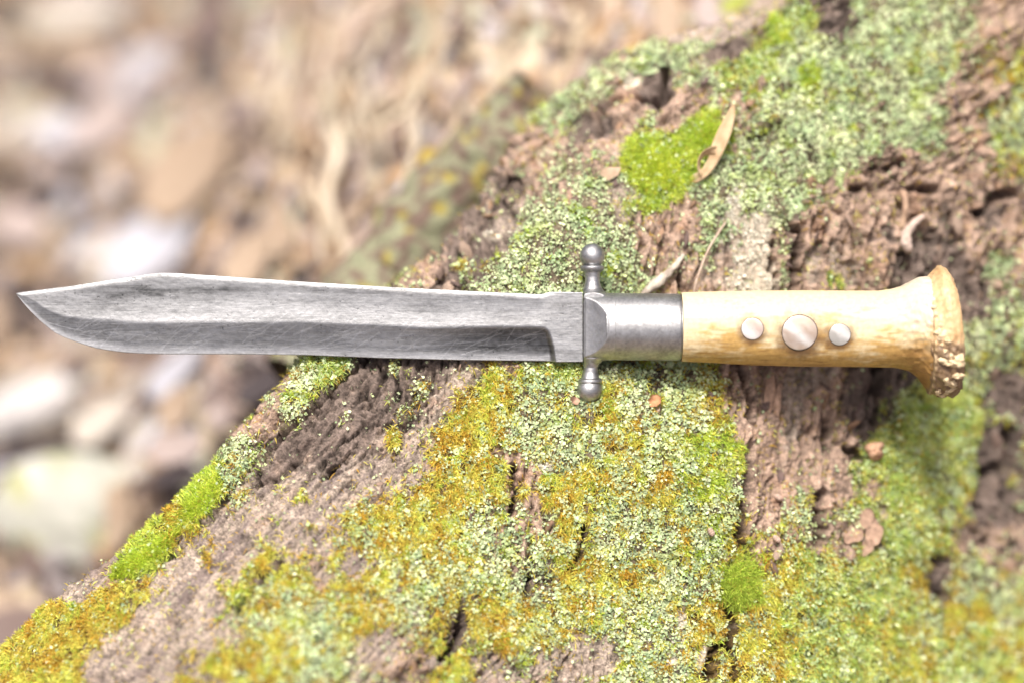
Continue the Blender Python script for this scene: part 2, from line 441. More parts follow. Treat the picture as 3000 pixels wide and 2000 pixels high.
SC = growth(PX, PY)
add_features(PX, PY, SC)
SC += 0
e = np.exp(np.clip((SC - SC.max(axis=-1, keepdims=True)) * 14, -40, 0))
CW = e / e.sum(axis=-1, keepdims=True)
cb, cd, ct, cl, cw_, cy, cg, cv = [CW[..., k] for k in range(NC)]

# ------------------------------------------------------------------ tree: relief
def rot(px, py, deg):
    a = math.radians(deg)
    return px * math.cos(a) + py * math.sin(a), -px * math.sin(a) + py * math.cos(a)
a1, c1 = rot(PX, PY, 132)     # along / across the grain of the left root
a2, c2 = rot(PX, PY, 95)      # trunk grain, nearly upright
a3, c3 = rot(PX, PY, 150)
wl_ = sstep(300, -300, (PX - 1250) - (PY - 1400) * 0.55)
wt_ = sstep(700, 350, PY) * (1 - wl_)
def grain(la, lc, octs, seed):
    n1 = fbm(a1 / la, c1 / lc, octs, seed); n2 = fbm(a2 / la, c2 / lc, octs, seed + 1); n3 = fbm(a3 / la, c3 / lc, octs, seed + 2)
    return n1 * wl_ + (1 - wl_) * (n2 * (1 - wt_) + n3 * wt_)
bark = np.clip(cb + cd + 0.25 * cw_, 0, 1)
g2 = grain(330, 60, 4, 46)
g3 = grain(210, 30, 3, 48)
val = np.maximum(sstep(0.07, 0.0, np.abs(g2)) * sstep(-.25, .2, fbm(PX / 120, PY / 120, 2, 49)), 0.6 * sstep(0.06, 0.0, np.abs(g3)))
rw1, rw2 = worley((PX + 14 * fbm(PX / 25, PY / 25, 2, 8)) / 30, (PY + 14 * fbm(PX / 25, PY / 25, 2, 9)) / 30, 79)
H = 1.6 * fbm(PX / 260, PY / 260, 3, 31)
g1 = grain(260, 46, 4, 41)
H += (2.7 * bark + 0.6 * (1 - bark) + 0.9 * ct) * (1 - 2.2 * np.abs(g1))
kn = sstep(1500, 2300, PX) * sstep(1150, 600, PY) + 0.5 * sstep(2100, 2400, PX)
w1, w2 = worley((PX + 30 * fbm(PX / 60, PY / 60, 2, 3)) / 110, (PY + 40 * fbm(PX / 60, PY / 60, 2, 4)) / 60, 77)
H += kn * (bark + 0.4 * cl) * (0.9 * (0.55 - w1)) + kn * bark * 3.4 * (1 - 2 * np.abs(fbm(PX / 70, PY / 150, 3, 53)))
H += 1.5 * kn * fbm(PX / 85, PY / 110, 3, 51) + 2.6 * bark * grain(420, 70, 3, 57)
H += (0.55 * bark + 0.4) * fbm(PX / 26, PY / 26, 3, 61) + 0.45 * grain(90, 24, 2, 66) * (bark + ct)
H += 0.28 * fbm(PX / 15, PY / 15, 2, 71)
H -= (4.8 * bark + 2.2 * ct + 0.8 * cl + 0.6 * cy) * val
H += (cl + cv + .5 * cy) * (1.3 * (0.6 - rw1) + 0.9 * sstep(0.02, .2, rw2 - rw1))
lump = fbm(PX / 38, PY / 38, 3, 81)
H += cl * (1.0 + 0.9 * lump) + cw_ * 0.7 + cy * (1.2 + 1.6 * lump) + cg * (2.2 + 1.6 * lump) + cv * (1.8 + 1.8 * lump) - 1.6 * cd
# step down to the bare strip right of the long crack
H -= 2.5 * sstep(2185, 2225, PX) * sstep(1020, 1080, PY) * sstep(1560, 1380, PY)
CRACKS = [([(2165, 1060), (2178, 1120), (2192, 1190), (2197, 1270), (2188, 1330), (2180, 1400), (2184, 1440), (2172, 1480)], 9, 9, 1),
          ([(2172, 1480), (2160, 1545), (2158, 1580), (2175, 1610), (2190, 1635)], 13, 8, 1), ([(2128, 1660), (2122, 1720), (2118, 1775), (2180, 1785)], 10, 8, 1),
          ([(2118, 1775), (2140, 1830), (2130, 1880), (2090, 1900)], 11, 8, 1), ([(2130, 1880), (2140, 1950), (2138, 2010), (2130, 2150)], 8, 7, 1), ([(2075, 1935), (2062, 2010), (2050, 2150)], 11, 8, 1),
          ([(1716, 1540), (1703, 1590), (1690, 1640), (1665, 1668)], 8, 7, 1), ([(1500, 1370), (1508, 1430), (1495, 1500)], 8, 6, 1), ([(1545, 1690), (1540, 1750)], 8, 6, 1),
          ([(2400, 1450), (2392, 1520), (2395, 1590)], 13, 8, 1), ([(2415, 1220), (2420, 1270), (2415, 1330)], 6, 5, .8), ([(2250, 720), (2262, 780), (2265, 850)], 8, 6, 1), ([(2330, 690), (2325, 780), (2310, 860)], 13, 6, 1),
          ([(1955, 225), (1940, 300), (1890, 300)], 18, 8, 1), ([(1760, 330), (1756, 400)], 10, 7, .8), ([(2350, 410), (2390, 480)], 8, 5, .6), ([(2560, 590), (2540, 555)], 10, 6, .7), ([(2640, 610), (2660, 560), (2720, 560)], 14, 7, .8),
          ([(2850, 640), (2900, 580), (2950, 575)], 16, 8, .9), ([(2510, 555), (2480, 560)], 8, 5, .7), ([(2960, 1270), (2950, 1360), (2880, 1400), (2870, 1500)], 19, 8, .9), ([(2590, 1060), (2580, 1150), (2570, 1230)], 15, 8, .9),
          ([(2725, 1610), (2742, 1660), (2732, 1710), (2755, 1760)], 13, 7, .9), ([(2480, 1320), (2520, 1330)], 14, 6, 1), ([(1345, 1770), (1352, 1830), (1335, 1880), (1290, 1930)], 9, 6, .9), ([(2000, 870), (1985, 800)], 8, 5, .6),
          ([(1080, 1040), (1000, 1120), (905, 1215), (800, 1310), (700, 1420), (600, 1540), (480, 1660)], 6, 3.5, .6), ([(700, 1790), (760, 1710), (820, 1650)], 9, 5, .8), ([(2290, 640), (2300, 700)], 9, 5, .7), ([(2640, 470), (2590, 500), (2550, 490)], 10, 5, .7), ([(2200, 420), (2290, 370)], 12, 4, .5)]
CRK = np.zeros_like(PX); CRW = np.zeros_like(PX)
for pts, wd, dep, dk in CRACKS:
    pts = np.array(pts, float)
    lo = pts.min(0) - 4 * wd - 20; hi = pts.max(0) + 4 * wd + 20
    m = (PX > lo[0]) & (PX < hi[0]) & (PY > lo[1]) & (PY < hi[1])
    if not m.any(): continue
    x = PX[m] + 18 * fbm(PX[m] / 34, PY[m] / 34, 4, 91); y = PY[m] + 18 * fbm(PX[m] / 34, PY[m] / 34, 4, 92)
    best = np.full(x.shape, 1e9)
    for p, q in zip(pts[:-1], pts[1:]):
        d = q - p; t = np.clip(((x - p[0]) * d[0] + (y - p[1]) * d[1]) / (d @ d), 0, 1)
        best = np.minimum(best, np.hypot(x - p[0] - t * d[0], y - p[1] - t * d[1]))
    wd = wd * min(1.5, 1 + 5 / wd) * np.clip(0.75 + 0.9 * fbm(PX[m] / 45, PY[m] / 45, 3, 93), .3, 1.5); dep = dep * 1.3
    CRW[m] = np.maximum(CRW[m], sstep(wd * 1.6, wd * 1.0, best) * (dk >= .75))
    k = sstep(wd * 1.2, wd * 0.6, best)
    H[m] -= dep * k
    CRK[m] = np.maximum(CRK[m], k * dk)

WP = P3(PX, PY, BZ)
du = np.gradient(WP, axis=0); dv = np.gradient(WP, axis=1)
NRM = np.cross(dv, du); NRM /= np.linalg.norm(NRM, axis=-1, keepdims=True) + 1e-12
if NRM[NU // 2, NV // 2, 2] < 0: NRM = -NRM
# keep the wood just under the blade and the handle free of the knife
clear = np.full(PX.shape, 1e9)
onk = (PX > 60) & (PX < 1710) & (PY > 800) & (PY < 1060)
lim = np.where(onk, -3.6, 1e9)
lim = np.where((PX >= 1700) & (PX < 2720) & (PY > 850) & (PY < 1085), -12.6, lim)
lim = np.where((np.hypot(PX - 1735, PY - 750) < 60) | ((abs(PX - 1735) < 40) & (PY > 780) & (PY < 860)), -6.0, lim)
Hm = np.minimum(H, (lim - BZ) * 1.0)
fade = np.concatenate([np.linspace(.3, 1, len(s_back)), np.ones(NV - len(s_back))])[None, :]
TP = WP + NRM * (Hm * fade * 0.001)[..., None]
du = np.gradient(TP, axis=0); dv = np.gradient(TP, axis=1)
TN = np.cross(dv, du); TN /= np.linalg.norm(TN, axis=-1, keepdims=True) + 1e-12
if TN[NU // 2, NV // 2, 2] < 0: TN = -TN

# ------------------------------------------------------------------ tree: pigment
PAL = {'b': (0.36, 0.26, 0.20), 'd': (0.145, 0.112, 0.094), 't': (0.33, 0.27, 0.22), 'l': (0.155, 0.125, 0.085), 'w': (0.55, 0.48, 0.38), 'y': (0.10, 0.065, 0.018), 'g': (0.13, 0.17, 0.03), 'v': (0.10, 0.13, 0.03)}
CC = sum(CW[..., k, None] * np.array(PAL[CLS[k]]) for k in range(NC))
n1 = fbm(PX / 70, PY / 70, 4, 111); n2 = grain(160, 22, 4, 121); n3 = fbm(PX / 12, PY / 12, 3, 131)
CC = CC * np.clip(1 + 0.45 * n1 + 0.6 * n2 + 0.75 * n3, .2, 2)[..., None]
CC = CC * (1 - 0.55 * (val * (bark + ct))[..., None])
# rusty and pale patches in the bark, black weathered streaks on the bare wood
rust = sstep(0.1, 0.5, fbm(PX / 90, PY / 90, 3, 141)) * (cb + 0.4 * ct)
CC = CC * (1 - 0.5 * rust[..., None]) + 0.5 * rust[..., None] * np.array((0.36, 0.21, 0.13))
pale = sstep(0.18, 0.5, fbm(PX / 40, PY / 40, 3, 151)) * (cb + cd * 0.5)
CC = CC * (1 - 0.6 * pale[..., None]) + 0.6 * pale[..., None] * np.array((0.5, 0.37, 0.28))
wthr = sstep(0.0, 0.35, 1.15 * grain(340, 24, 4, 161) + 0.35 * fbm(PX / 9, PY / 9, 2, 163)) * (ct + .4 * cb) * wl_
CC = CC * (1 - 0.72 * wthr[..., None]) + 0.72 * wthr[..., None] * np.array((0.16, 0.125, 0.12))
pores = sstep(.22, .5, fbm(PX / 13, PY / 13, 2, 165)) * (ct + .5 * cb)
CC = CC * (1 - .55 * pores[..., None])
CC = np.clip(CC, 0.012, 0.85)
CC = CC * (1 - 0.75 * CRK[..., None]) + 0.75 * CRK[..., None] * np.array((0.06, 0.042, 0.036))

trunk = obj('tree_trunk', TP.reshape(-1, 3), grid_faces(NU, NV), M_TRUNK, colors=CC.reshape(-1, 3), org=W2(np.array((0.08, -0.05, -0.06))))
tag(trunk, 'flaring brown tree trunk base patched with moss and pale lichen under the knife', 'tree')

# ------------------------------------------------------------------ scatter helpers on the trunk
vis = (PX > -120) & (PX < 3120) & (PY > -120) & (PY < 2120) & (np.arange(NV)[None, :] > len(s_back) + 6)
vis[-2:, :] = False; vis[:, -2:] = False
KN_OUT = (PX > 120) & (PX < 2660) & (PY > 885) & (PY < 1030)      # hidden behind the knife
VI = np.flatnonzero(vis & ~KN_OUT)
TPf = TP.reshape(-1, 3); TNf = TN.reshape(-1, 3)
PXf = PX.ravel(); PYf = PY.ravel(); CWf = CW.reshape(-1, NC); CRf = np.maximum(CRK, CRW).ravel()
cell = (STEP * S) * np.maximum(1, 1)
COV = 0.06 + 0.94 * sstep(-.30, -.04, fbm(PXf / 40, PYf / 54, 4, 177))
GAP = (0.04 + 0.96 * sstep(0.04, 0.2, rw2 - rw1)).ravel()
def sample(weight, n, extra=None):
    if extra is not None: weight = weight * extra
    w = weight[VI] * (CRf[VI] < 0.22)
    w = np.clip(w, 0, None)
    idx = VI[np.searchsorted(np.cumsum(w) / w.sum(), rng.random(n))]
    idx = np.clip(idx, 0, NU * NV - 1)
    p = TPf[idx]; nn = TNf[idx]
    t1 = np.cross(nn, np.array((0.3, 0.9, 0.1))); t1 /= np.linalg.norm(t1, axis=1, keepdims=True) + 1e-9
    t2 = np.cross(nn, t1)
    j = (rng.random((n, 2)) - 0.5) * STEP * S
    return idx, p + t1 * j[:, :1] + t2 * j[:, 1:], nn, t1, t2

def blades(p, nn, t1, t2, length, width, lean, col, coltip, droop=0.0, seg3=True):
    """pointed curved leaflets: 5 verts, 3 triangles each"""
    n = len(p)
    a = rng.random(n) * 2 * np.pi
    d = t1 * np.cos(a)[:, None] + t2 * np.sin(a)[:, None]
    side = np.cross(nn, d)
    tilt = rng.random(n) * lean
    up = nn * np.cos(tilt)[:, None] + d * np.sin(tilt)[:, None]
    L = length * (0.55 + 0.9 * rng.random(n))[:, None]; Wd = width * (0.6 + 0.8 * rng.random(n))[:, None]
    tw = (rng.random(n) - .5)[:, None] * 1.6
    side = side * np.cos(tw) + up * np.sin(tw) * 0.6
    mid = p + up * L * 0.5
    tip = mid + (up + d * 0.5 - np.array((0, 1, 0)) * droop) * L * 0.5
    v = np.stack([p - side * Wd * 0.35, p + side * Wd * 0.35, mid + side * Wd * 0.5, mid - side * Wd * 0.5, tip], axis=1)
    f = np.array([[0, 1, 2, 3]]); f3 = np.array([[3, 2, 4]])
    base = (np.arange(n) * 5)[:, None]
    q = (base[:, None, :] + f[None]).reshape(-1, 4); t = (base[:, None, :] + f3[None]).reshape(-1, 3)
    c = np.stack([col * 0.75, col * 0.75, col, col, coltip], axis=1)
    return v.reshape(-1, 3), [q, t], np.clip(c.reshape(-1, 3), 0.01, 0.95)

def flakes(p, nn, t1, t2, rad, col, cup=0.35, lift=0.0003, k=5):
    """irregular lobed little scales: centre plus k rim vertices"""
    n = len(p)
    R = rad * (0.40 + 1.5 * rng.random(n) ** 3.2)
    tx = (rng.random((n, 2)) - 0.5) * 1.1
    n2 = nn + t1 * tx[:, :1] + t2 * tx[:, 1:]
    n2 /= np.linalg.norm(n2, axis=1, keepdims=True)
    u = np.cross(n2, t1); u /= np.linalg.norm(u, axis=1, keepdims=True) + 1e-9
    w = np.cross(n2, u)
    c0 = p + nn * (lift * (0.3 + rng.random(n)))[:, None]
    vs = [c0 + n2 * (R * 0.05)[:, None]]
    ph = rng.random(n) * 6.28
    for i in range(k):
        r = R * (0.6 + 0.6 * rng.random(n)); a = ph + i * 2 * np.pi / k
        vs.append(c0 + u * (r * np.cos(a))[:, None] + w * (r * np.sin(a))[:, None] + n2 * (R * cup * (rng.random(n) - 0.2))[:, None])
    v = np.stack(vs, axis=1)
    f = np.array([[0, 1 + i, 1 + (i + 1) % k] for i in range(k)])
    F = (np.arange(n)[:, None, None] * (k + 1) + f[None]).reshape(-1, 3)
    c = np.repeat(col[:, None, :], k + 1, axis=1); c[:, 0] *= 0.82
    return v.reshape(-1, 3), [F], np.clip(c.reshape(-1, 3), 0.01, 0.95)

def mixcol(a, b, t):
    return np.array(a)[None, :] * (1 - t[:, None]) + np.array(b)[None, :] * t[:, None]

def join(parts):
    vs, fs, cs, o = [], {}, [], 0
    for v, f, c in parts:
        vs.append(v); cs.append(c)
        for a in f:
            fs.setdefault(a.shape[1], []).append(a + o)
        o += len(v)
    return np.concatenate(vs), [np.concatenate(x) for x in fs.values()], np.concatenate(cs)

# sage lichen crust
idx, p, nn, t1, t2 = sample(CWf[:, 3] + 0.5 * CWf[:, 4] + (0.09 + 0.8 * sstep(-.02, .26, fbm(PXf / 26, PYf / 52, 3, 172))) * CWf[:, 5] * (1 - .75 * sstep(1000, 700, PXf) * sstep(1350, 1600, PYf)) + 0.45 * CWf[:, 7] + 0.12 * CWf[:, 6] + 0.22 * sstep(.12, .4, fbm(PXf / 36, PYf / 44, 3, 176)) * CWf[:, 0] + 0.10 * sstep(.18, .4, fbm(PXf / 30, PYf / 30, 3, 173)) * (CWf[:, 2] + CWf[:, 1]), 205000, GAP * (.12 + .88 * sstep(-.32, -.02, fbm(PXf / 46, PYf / 60, 4, 175))))
tt = np.clip(0.5 + 0.9 * fbm(PXf[idx] / 90, PYf[idx] / 90, 3, 171) + 0.25 * rng.standard_normal(len(idx)), 0, 1)
lc = mixcol((0.38, 0.51, 0.28), (0.74, 0.81, 0.50), tt)
clump = fbm(PXf[idx] / 24, PYf[idx] / 24, 2, 174)
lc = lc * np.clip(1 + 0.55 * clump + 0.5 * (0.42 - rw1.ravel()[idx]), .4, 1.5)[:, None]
lime = (sstep(0.1, 0.4, fbm(PXf[idx] / 80, PYf[idx] / 80, 3, 181)) * 0.55)[:, None]
lc = lc * (1 - lime) + lime * np.array((0.48, 0.57, 0.20))
wh = (CWf[idx, 4] > 0.5)
lc[wh] = mixcol((0.62, 0.58, 0.46), (0.74, 0.72, 0.62), rng.random(wh.sum()))
lc *= (0.68 + 0.5 * rng.random(len(idx)))[:, None]
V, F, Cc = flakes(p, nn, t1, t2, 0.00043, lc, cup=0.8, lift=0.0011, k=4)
o = obj('lichen', V, F, M_LICHEN, colors=Cc, smooth=False, org=W2(np.array((0.08, -0.05, -0.06))))
tag(o, 'crusty pale sage green lichen covering the bark of the tree trunk', 'lichen', kind='stuff')

# ochre moss
idx, p, nn, t1, t2 = sample(CWf[:, 5] * (0.25 + 0.75 * sstep(-.25, .1, fbm(PXf / 30, PYf / 64, 3, 193))) + (0.05 + 0.5 * sstep(0.05, .3, fbm(PXf / 44, PYf / 60, 3, 192))) * CWf[:, 3] * sstep(900, 1150, PYf) + 0.2 * CWf[:, 7] + 0.05 * CWf[:, 6] + 0.015 * CWf[:, 0] + 0.01 * CWf[:, 2], 170000, COV)
tt = np.clip(0.45 + 1.1 * fbm(PXf[idx] / 60, PYf[idx] / 60, 3, 191) + 0.25 * rng.standard_normal(len(idx)), 0, 1)
yc = mixcol((0.52, 0.315, 0.04), (0.68, 0.72, 0.15), tt) * (0.65 + 0.7 * rng.random(len(idx)))[:, None]
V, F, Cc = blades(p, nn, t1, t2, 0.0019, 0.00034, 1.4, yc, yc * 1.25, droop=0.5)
o = obj('ochre_moss', V, F, M_MOSS, colors=Cc, smooth=False, org=W2(np.array((0.08, -0.05, -0.06))))
tag(o, 'golden ochre feathery moss spread over the lower trunk', 'moss', kind='stuff')

# green moss
idx, p, nn, t1, t2 = sample(CWf[:, 6] + 0.9 * CWf[:, 7] + (0.05 + 0.7 * sstep(.1, .35, fbm(PXf / 50, PYf / 60, 3, 203))) * CWf[:, 5] + (.03 + .5 * sstep(.15, .4, fbm(PXf / 60, PYf / 60, 3, 204))) * CWf[:, 3], 105000, COV)
tt = np.clip(0.5 + 0.9 * fbm(PXf[idx] / 70, PYf[idx] / 70, 3, 201) + 0.2 * rng.standard_normal(len(idx)), 0, 1)
isv = CWf[idx, 7][:, None]
gc = mixcol((0.32, 0.48, 0.05), (0.66, 0.74, 0.13), tt) * (1 - isv) + isv * mixcol((0.36, 0.54, 0.12), (0.70, 0.80, 0.30), tt)
gc *= (0.65 + 0.7 * rng.random(len(idx)))[:, None]
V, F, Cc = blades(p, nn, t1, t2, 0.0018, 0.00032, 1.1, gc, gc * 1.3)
o = obj('green_moss', V, F, M_MOSS, colors=Cc, smooth=False, org=W2(np.array((0.08, -0.05, -0.06))))
tag(o, 'bright lime green moss growing in patches on the trunk', 'moss', kind='stuff')

# small rough bark flakes: parts of the trunk
def lump_mesh(seed, nu=7, nv=9, flat=0.22):
    r = np.random.default_rng(seed)
    u = np.linspace(0, np.pi, nu); v = np.linspace(0, 2 * np.pi, nv, endpoint=False)
    U, Vv = np.meshgrid(u, v, indexing='ij')
    rad = 1 + 0.5 * perlin(np.cos(Vv) * 1.4 + seed * 3.1, np.sin(Vv) * 1.4 + U, seed) + 0.1 * r.standard_normal(U.shape)
    rad[0] = rad[0].mean(); rad[-1] = rad[-1].mean()
    return np.stack([np.sin(U) * np.cos(Vv) * rad, np.sin(U) * np.sin(Vv) * rad * 0.7, np.cos(U) * flat * rad], -1).reshape(-1, 3), grid_faces(nu, nv, True)
flake_meshes = []
FC = [(0.25, 0.18, 0.14), (0.19, 0.135, 0.11), (0.36, 0.27, 0.21), (0.30, 0.215, 0.165), (0.14, 0.10, 0.09), (0.31, 0.20, 0.13)]
for k in range(12):
    lv, lf = lump_mesh(40 + k, 6, 7)
    cc = np.array(FC[k % 6])[None] * (1 + 0.5 * fbm(lv[:, 0] * 2 + k, lv[:, 1] * 2 + lv[:, 2], 2, k))[:, None]
    flake_meshes.append(new_mesh('bark_flake', lv, lf, M_PIECE, colors=np.clip(cc, .02, .8), smooth=False))
idx, p, nn, t1, t2 = sample((CWf[:, 0] + 0.6 * CWf[:, 1] + 0.1 * CWf[:, 2]) * sstep(900, 1500, PXf), 260)
o0 = ORG['tree_trunk']
Wp = W2(p); Wn = W2(nn)
gd = W2(np.array([[-0.12, -0.99, 0.0]]))[0]
for k in range(len(idx)):
    n_ = Vector(Wn[k]) + Vector(rng.standard_normal(3) * 0.25); n_.normalize()
    x_ = Vector(gd) + Vector(rng.standard_normal(3) * 0.45); x_ = (x_ - n_ * x_.dot(n_)).normalized()
    y_ = n_.cross(x_)
    o = bpy.data.objects.new('bark_flake', flake_meshes[rng.integers(12)])
    COL.objects.link(o); o.parent = trunk
    sc_ = 0.0010 + 0.0020 * rng.random() ** 2
    R = Matrix((x_ * sc_ * (1.0 + 0.9 * rng.random()), y_ * sc_, n_ * sc_)).transposed().to_4x4()
    R.translation = Vector(Wp[k] - o0)
    o.matrix_local = R

# a second root of the same tree, farther back
nq = 110; tq_ = np.linspace(0, 1, nq)
rx_ = np.interp(tq_, [0, .3, .6, 1], [900, 1130, 1350, 1600]); ry_ = np.interp(tq_, [0, .3, .6, 1], [1120, 800, 520, 300]); rz_ = np.interp(tq_, [0, .3, .6, 1], [-95, -112, -118, -110])
pth = P3(rx_ + 20, ry_ + 30, rz_)
na_ = 72; aa_ = np.linspace(0, 2 * np.pi, na_, endpoint=False)
tg_ = np.gradient(pth, axis=0); tg_ /= np.linalg.norm(tg_, axis=1, keepdims=True)
b1 = np.cross(tg_, np.array((0, 0, 1.0))); b1 /= np.linalg.norm(b1, axis=1, keepdims=True); b2 = np.cross(tg_, b1)
LQ, AQ = np.meshgrid(tq_ * 1200, aa_ * 130, indexing='ij')
rr_ = 0.021 * (1 + 0.22 * fbm(LQ / 160, np.cos(aa_)[None] * 1.5 + 0 * LQ, 3, 901) + 0.12 * fbm(LQ / 60, AQ / 40, 3, 902))
vq = pth[:, None] + b1[:, None] * (rr_ * np.cos(aa_))[..., None] + b2[:, None] * (rr_ * np.sin(aa_))[..., None]
mq = np.clip(0.5 + 1.6 * fbm(LQ / 50, AQ / 40, 4, 903), 0, 1).ravel(); mq2 = sstep(.2, .45, fbm(LQ / 80, AQ / 60, 2, 904)).ravel()[:, None]
cq = mixcol((0.15, 0.105, 0.085), (0.24, 0.25, 0.16), sstep(.3, .7, mq)); cq = cq * (1 - mq2) + mq2 * np.array((0.30, 0.25, 0.06))
obj('root', vq.reshape(-1, 3), [grid_faces(nq, na_, True)], M_TRUNK, trunk, colors=cq)

# ------------------------------------------------------------------ single things lying on the trunk
def surf(px, py):
    m = np.flatnonzero((abs(PXf - px) < 14) & (abs(PYf - py) < 14) & vis.ravel())
    if len(m) == 0: return float(base_z(np.array([px]), np.array([py]))[0])
    return float(TPf[m, 2].max() * 1000)

def tube(path, rad, ns=10, wob=0.0, seed=0):
    path = np.asarray(path, float); n = len(path)
    tg = np.gradient(path, axis=0); tg /= np.linalg.norm(tg, axis=1, keepdims=True)
    a = np.cross(tg, np.array((0, 0, 1.0))); a /= np.linalg.norm(a, axis=1, keepdims=True) + 1e-9
    b = np.cross(tg, a)
    ang = np.linspace(0, 2 * np.pi, ns, endpoint=False)
    rr = np.asarray(rad, float)[:, None] * (1 + wob * perlin(np.arange(n)[:, None] * 0.45 + 0 * ang, ang[None] * 1.2, seed))
    v = path[:, None] + a[:, None] * (rr * np.cos(ang))[..., None] + b[:, None] * (rr * np.sin(ang))[..., None]
    v = v.reshape(-1, 3)
    f = grid_faces(n, ns, True)
    c0 = len(v); v = np.concatenate([v, path[:1], path[-1:]])
    j = np.arange(ns)
    t1_ = np.stack([np.full(ns, c0), j, (j + 1) % ns], 1); t2_ = np.stack([np.full(ns, c0 + 1), (n - 1) * ns + (j + 1) % ns, (n - 1) * ns + j], 1)
    return v, [f, np.concatenate([t1_, t2_])]

def curve_px(pts, n):
    """pts: px,py,lift_mm -> smooth w-frame path over the trunk"""
    q = np.array([P3(x, y, surf(x, y) + l) for x, y, l in pts])
    t = np.linspace(0, 1, len(q)); tt_ = np.linspace(0, 1, n)
    out = np.stack([np.interp(tt_, t, q[:, k]) for k in range(3)], 1)
    for _ in range(3):
        out[1:-1] = (out[:-2] + 2 * out[1:-1] + out[2:]) / 4
    return out

def colnoise(v, c1_, c2_, sc_, seed):
    t = np.clip(0.5 + 1.1 * fbm(v[:, 0] * sc_, (v[:, 1] + v[:, 2]) * sc_, 3, seed), 0, 1)
    return mixcol(c1_, c2_, t)

M_TWIG = mat_attr('dry_twig', rough=0.85, grain=0.25, gscale=900, bump=0.4, bscale=700, spec=0.2)
M_LEAF = mat_attr('dry_leaf', rough=0.7, grain=0.1, gscale=300, bump=0.15, bscale=300, transl=0.25, spec=0.3)

# thin bare stem
pth = curve_px([(2126, 652, 1), (2105, 682, 3), (2080, 722, 4.5), (2062, 762, 5), (2046, 805, 5), (2036, 840, 4), (2030, 875, 2)], 28)
v, f = tube(pth, np.linspace(0.00035, 0.0006, 28), 8, 0.15, 3)
tag(obj('dry_stem', v, f, M_TWIG, colors=colnoise(v, (0.33, 0.24, 0.18), (0.5, 0.4, 0.32), 300, 4)), 'thin bent grey brown stem sticking up behind the ferrule end', 'stem')
# lichened twig
pth = curve_px([(1880, 868, .5), (1905, 845, 1.5), (1935, 822, 2), (1960, 798, 2), (1985, 772, 1), (2002, 745, .5)], 26)
v, f = tube(pth, np.concatenate([np.linspace(0.0010, 0.0019, 8), np.linspace(0.0019, 0.0007, 18)]), 10, 0.35, 6)
tag(obj('lichened_twig', v, f, M_TWIG, colors=colnoise(v, (0.30, 0.25, 0.21), (0.54, 0.50, 0.42), 260, 5)), 'short whitish twig crusted with lichen above the steel ferrule', 'twig')

# curled dry leaf
def ribbon(pts, n, seed=0, cup=0.25):
    """pts: px,py,z_mm,width_px, roll(deg); strip with a thickness, 5 verts across"""
    pts = np.array(pts, float)
    t = np.linspace(0, 1, len(pts)); tt_ = np.linspace(0, 1, n)
    q = np.stack([np.interp(tt_, t, pts[:, k]) for k in range(5)], 1)
    for _ in range(4):
        q[1:-1] = (q[:-2] + 2 * q[1:-1] + q[2:]) / 4
    c = P3(q[:, 0], q[:, 1], q[:, 2])
    tg = np.gradient(c, axis=0); tg /= np.linalg.norm(tg, axis=1, keepdims=True)
    zz = np.array((0, 0, 1.0)); sd = np.cross(tg, zz); sd /= np.linalg.norm(sd, axis=1, keepdims=True) + 1e-9
    up = np.cross(sd, tg)
    ra = np.radians(q[:, 4])[:, None]
    s2 = sd * np.cos(ra) + up * np.sin(ra); u2 = np.cross(s2, tg)
    w = q[:, 3] * S * 0.5
    rows = []
    for th_ in (0.00012, -0.00012):
        for k in np.linspace(-1, 1, 5):
            rows.append(c + s2 * (w * k)[:, None] + u2 * (w * cup * (k * k - .5))[:, None] + u2 * th_)
    v = np.stack(rows, 1)                               # n,10,3
    order = [0, 1, 2, 3, 4, 9, 8, 7, 6, 5]
    v = v[:, order]
    return v.reshape(-1, 3), grid_faces(n, 10, True)
zc = surf(2090, 430)
v1, f1 = ribbon([(2150, 306, zc - 1, 5, 0), (2142, 335, zc + 2, 24, -5), (2124, 385, zc + 4, 42, -10), (2104, 432, zc + 4.5, 42, -10), (2088, 475, zc + 4, 30, -5), (2064, 508, zc + 4, 26, 0), (2042, 522, zc + 3, 28, 0), (2024, 530, zc + 2, 20, 0)], 44)
v2, f2 = ribbon([(2100, 440, zc + 4, 26, 10), (2082, 440, zc + 5.5, 26, 45), (2060, 448, zc + 6, 24, 60), (2046, 472, zc + 6, 22, 65), (2046, 498, zc + 5, 20, 60), (2058, 512, zc + 4, 16, 40)], 30)
vv = np.concatenate([v1, v2]); cl1 = colnoise(vv, (0.46, 0.32, 0.18), (0.70, 0.55, 0.35), 260, 8)
og = np.zeros(len(vv)); og[:len(v1)] = np.repeat(np.linspace(0, 1, 44), 10); cl1 = cl1 * (1 - sstep(.88, 1, og)[:, None]) + sstep(.88, 1, og)[:, None] * np.array((0.55, 0.22, 0.05))
tag(obj('curled_leaf', vv, [np.concatenate([f1, f2 + len(v1)])], M_LEAF, colors=cl1), 'small curled tan dry leaf with an orange tip lying beside lime green moss', 'leaf')

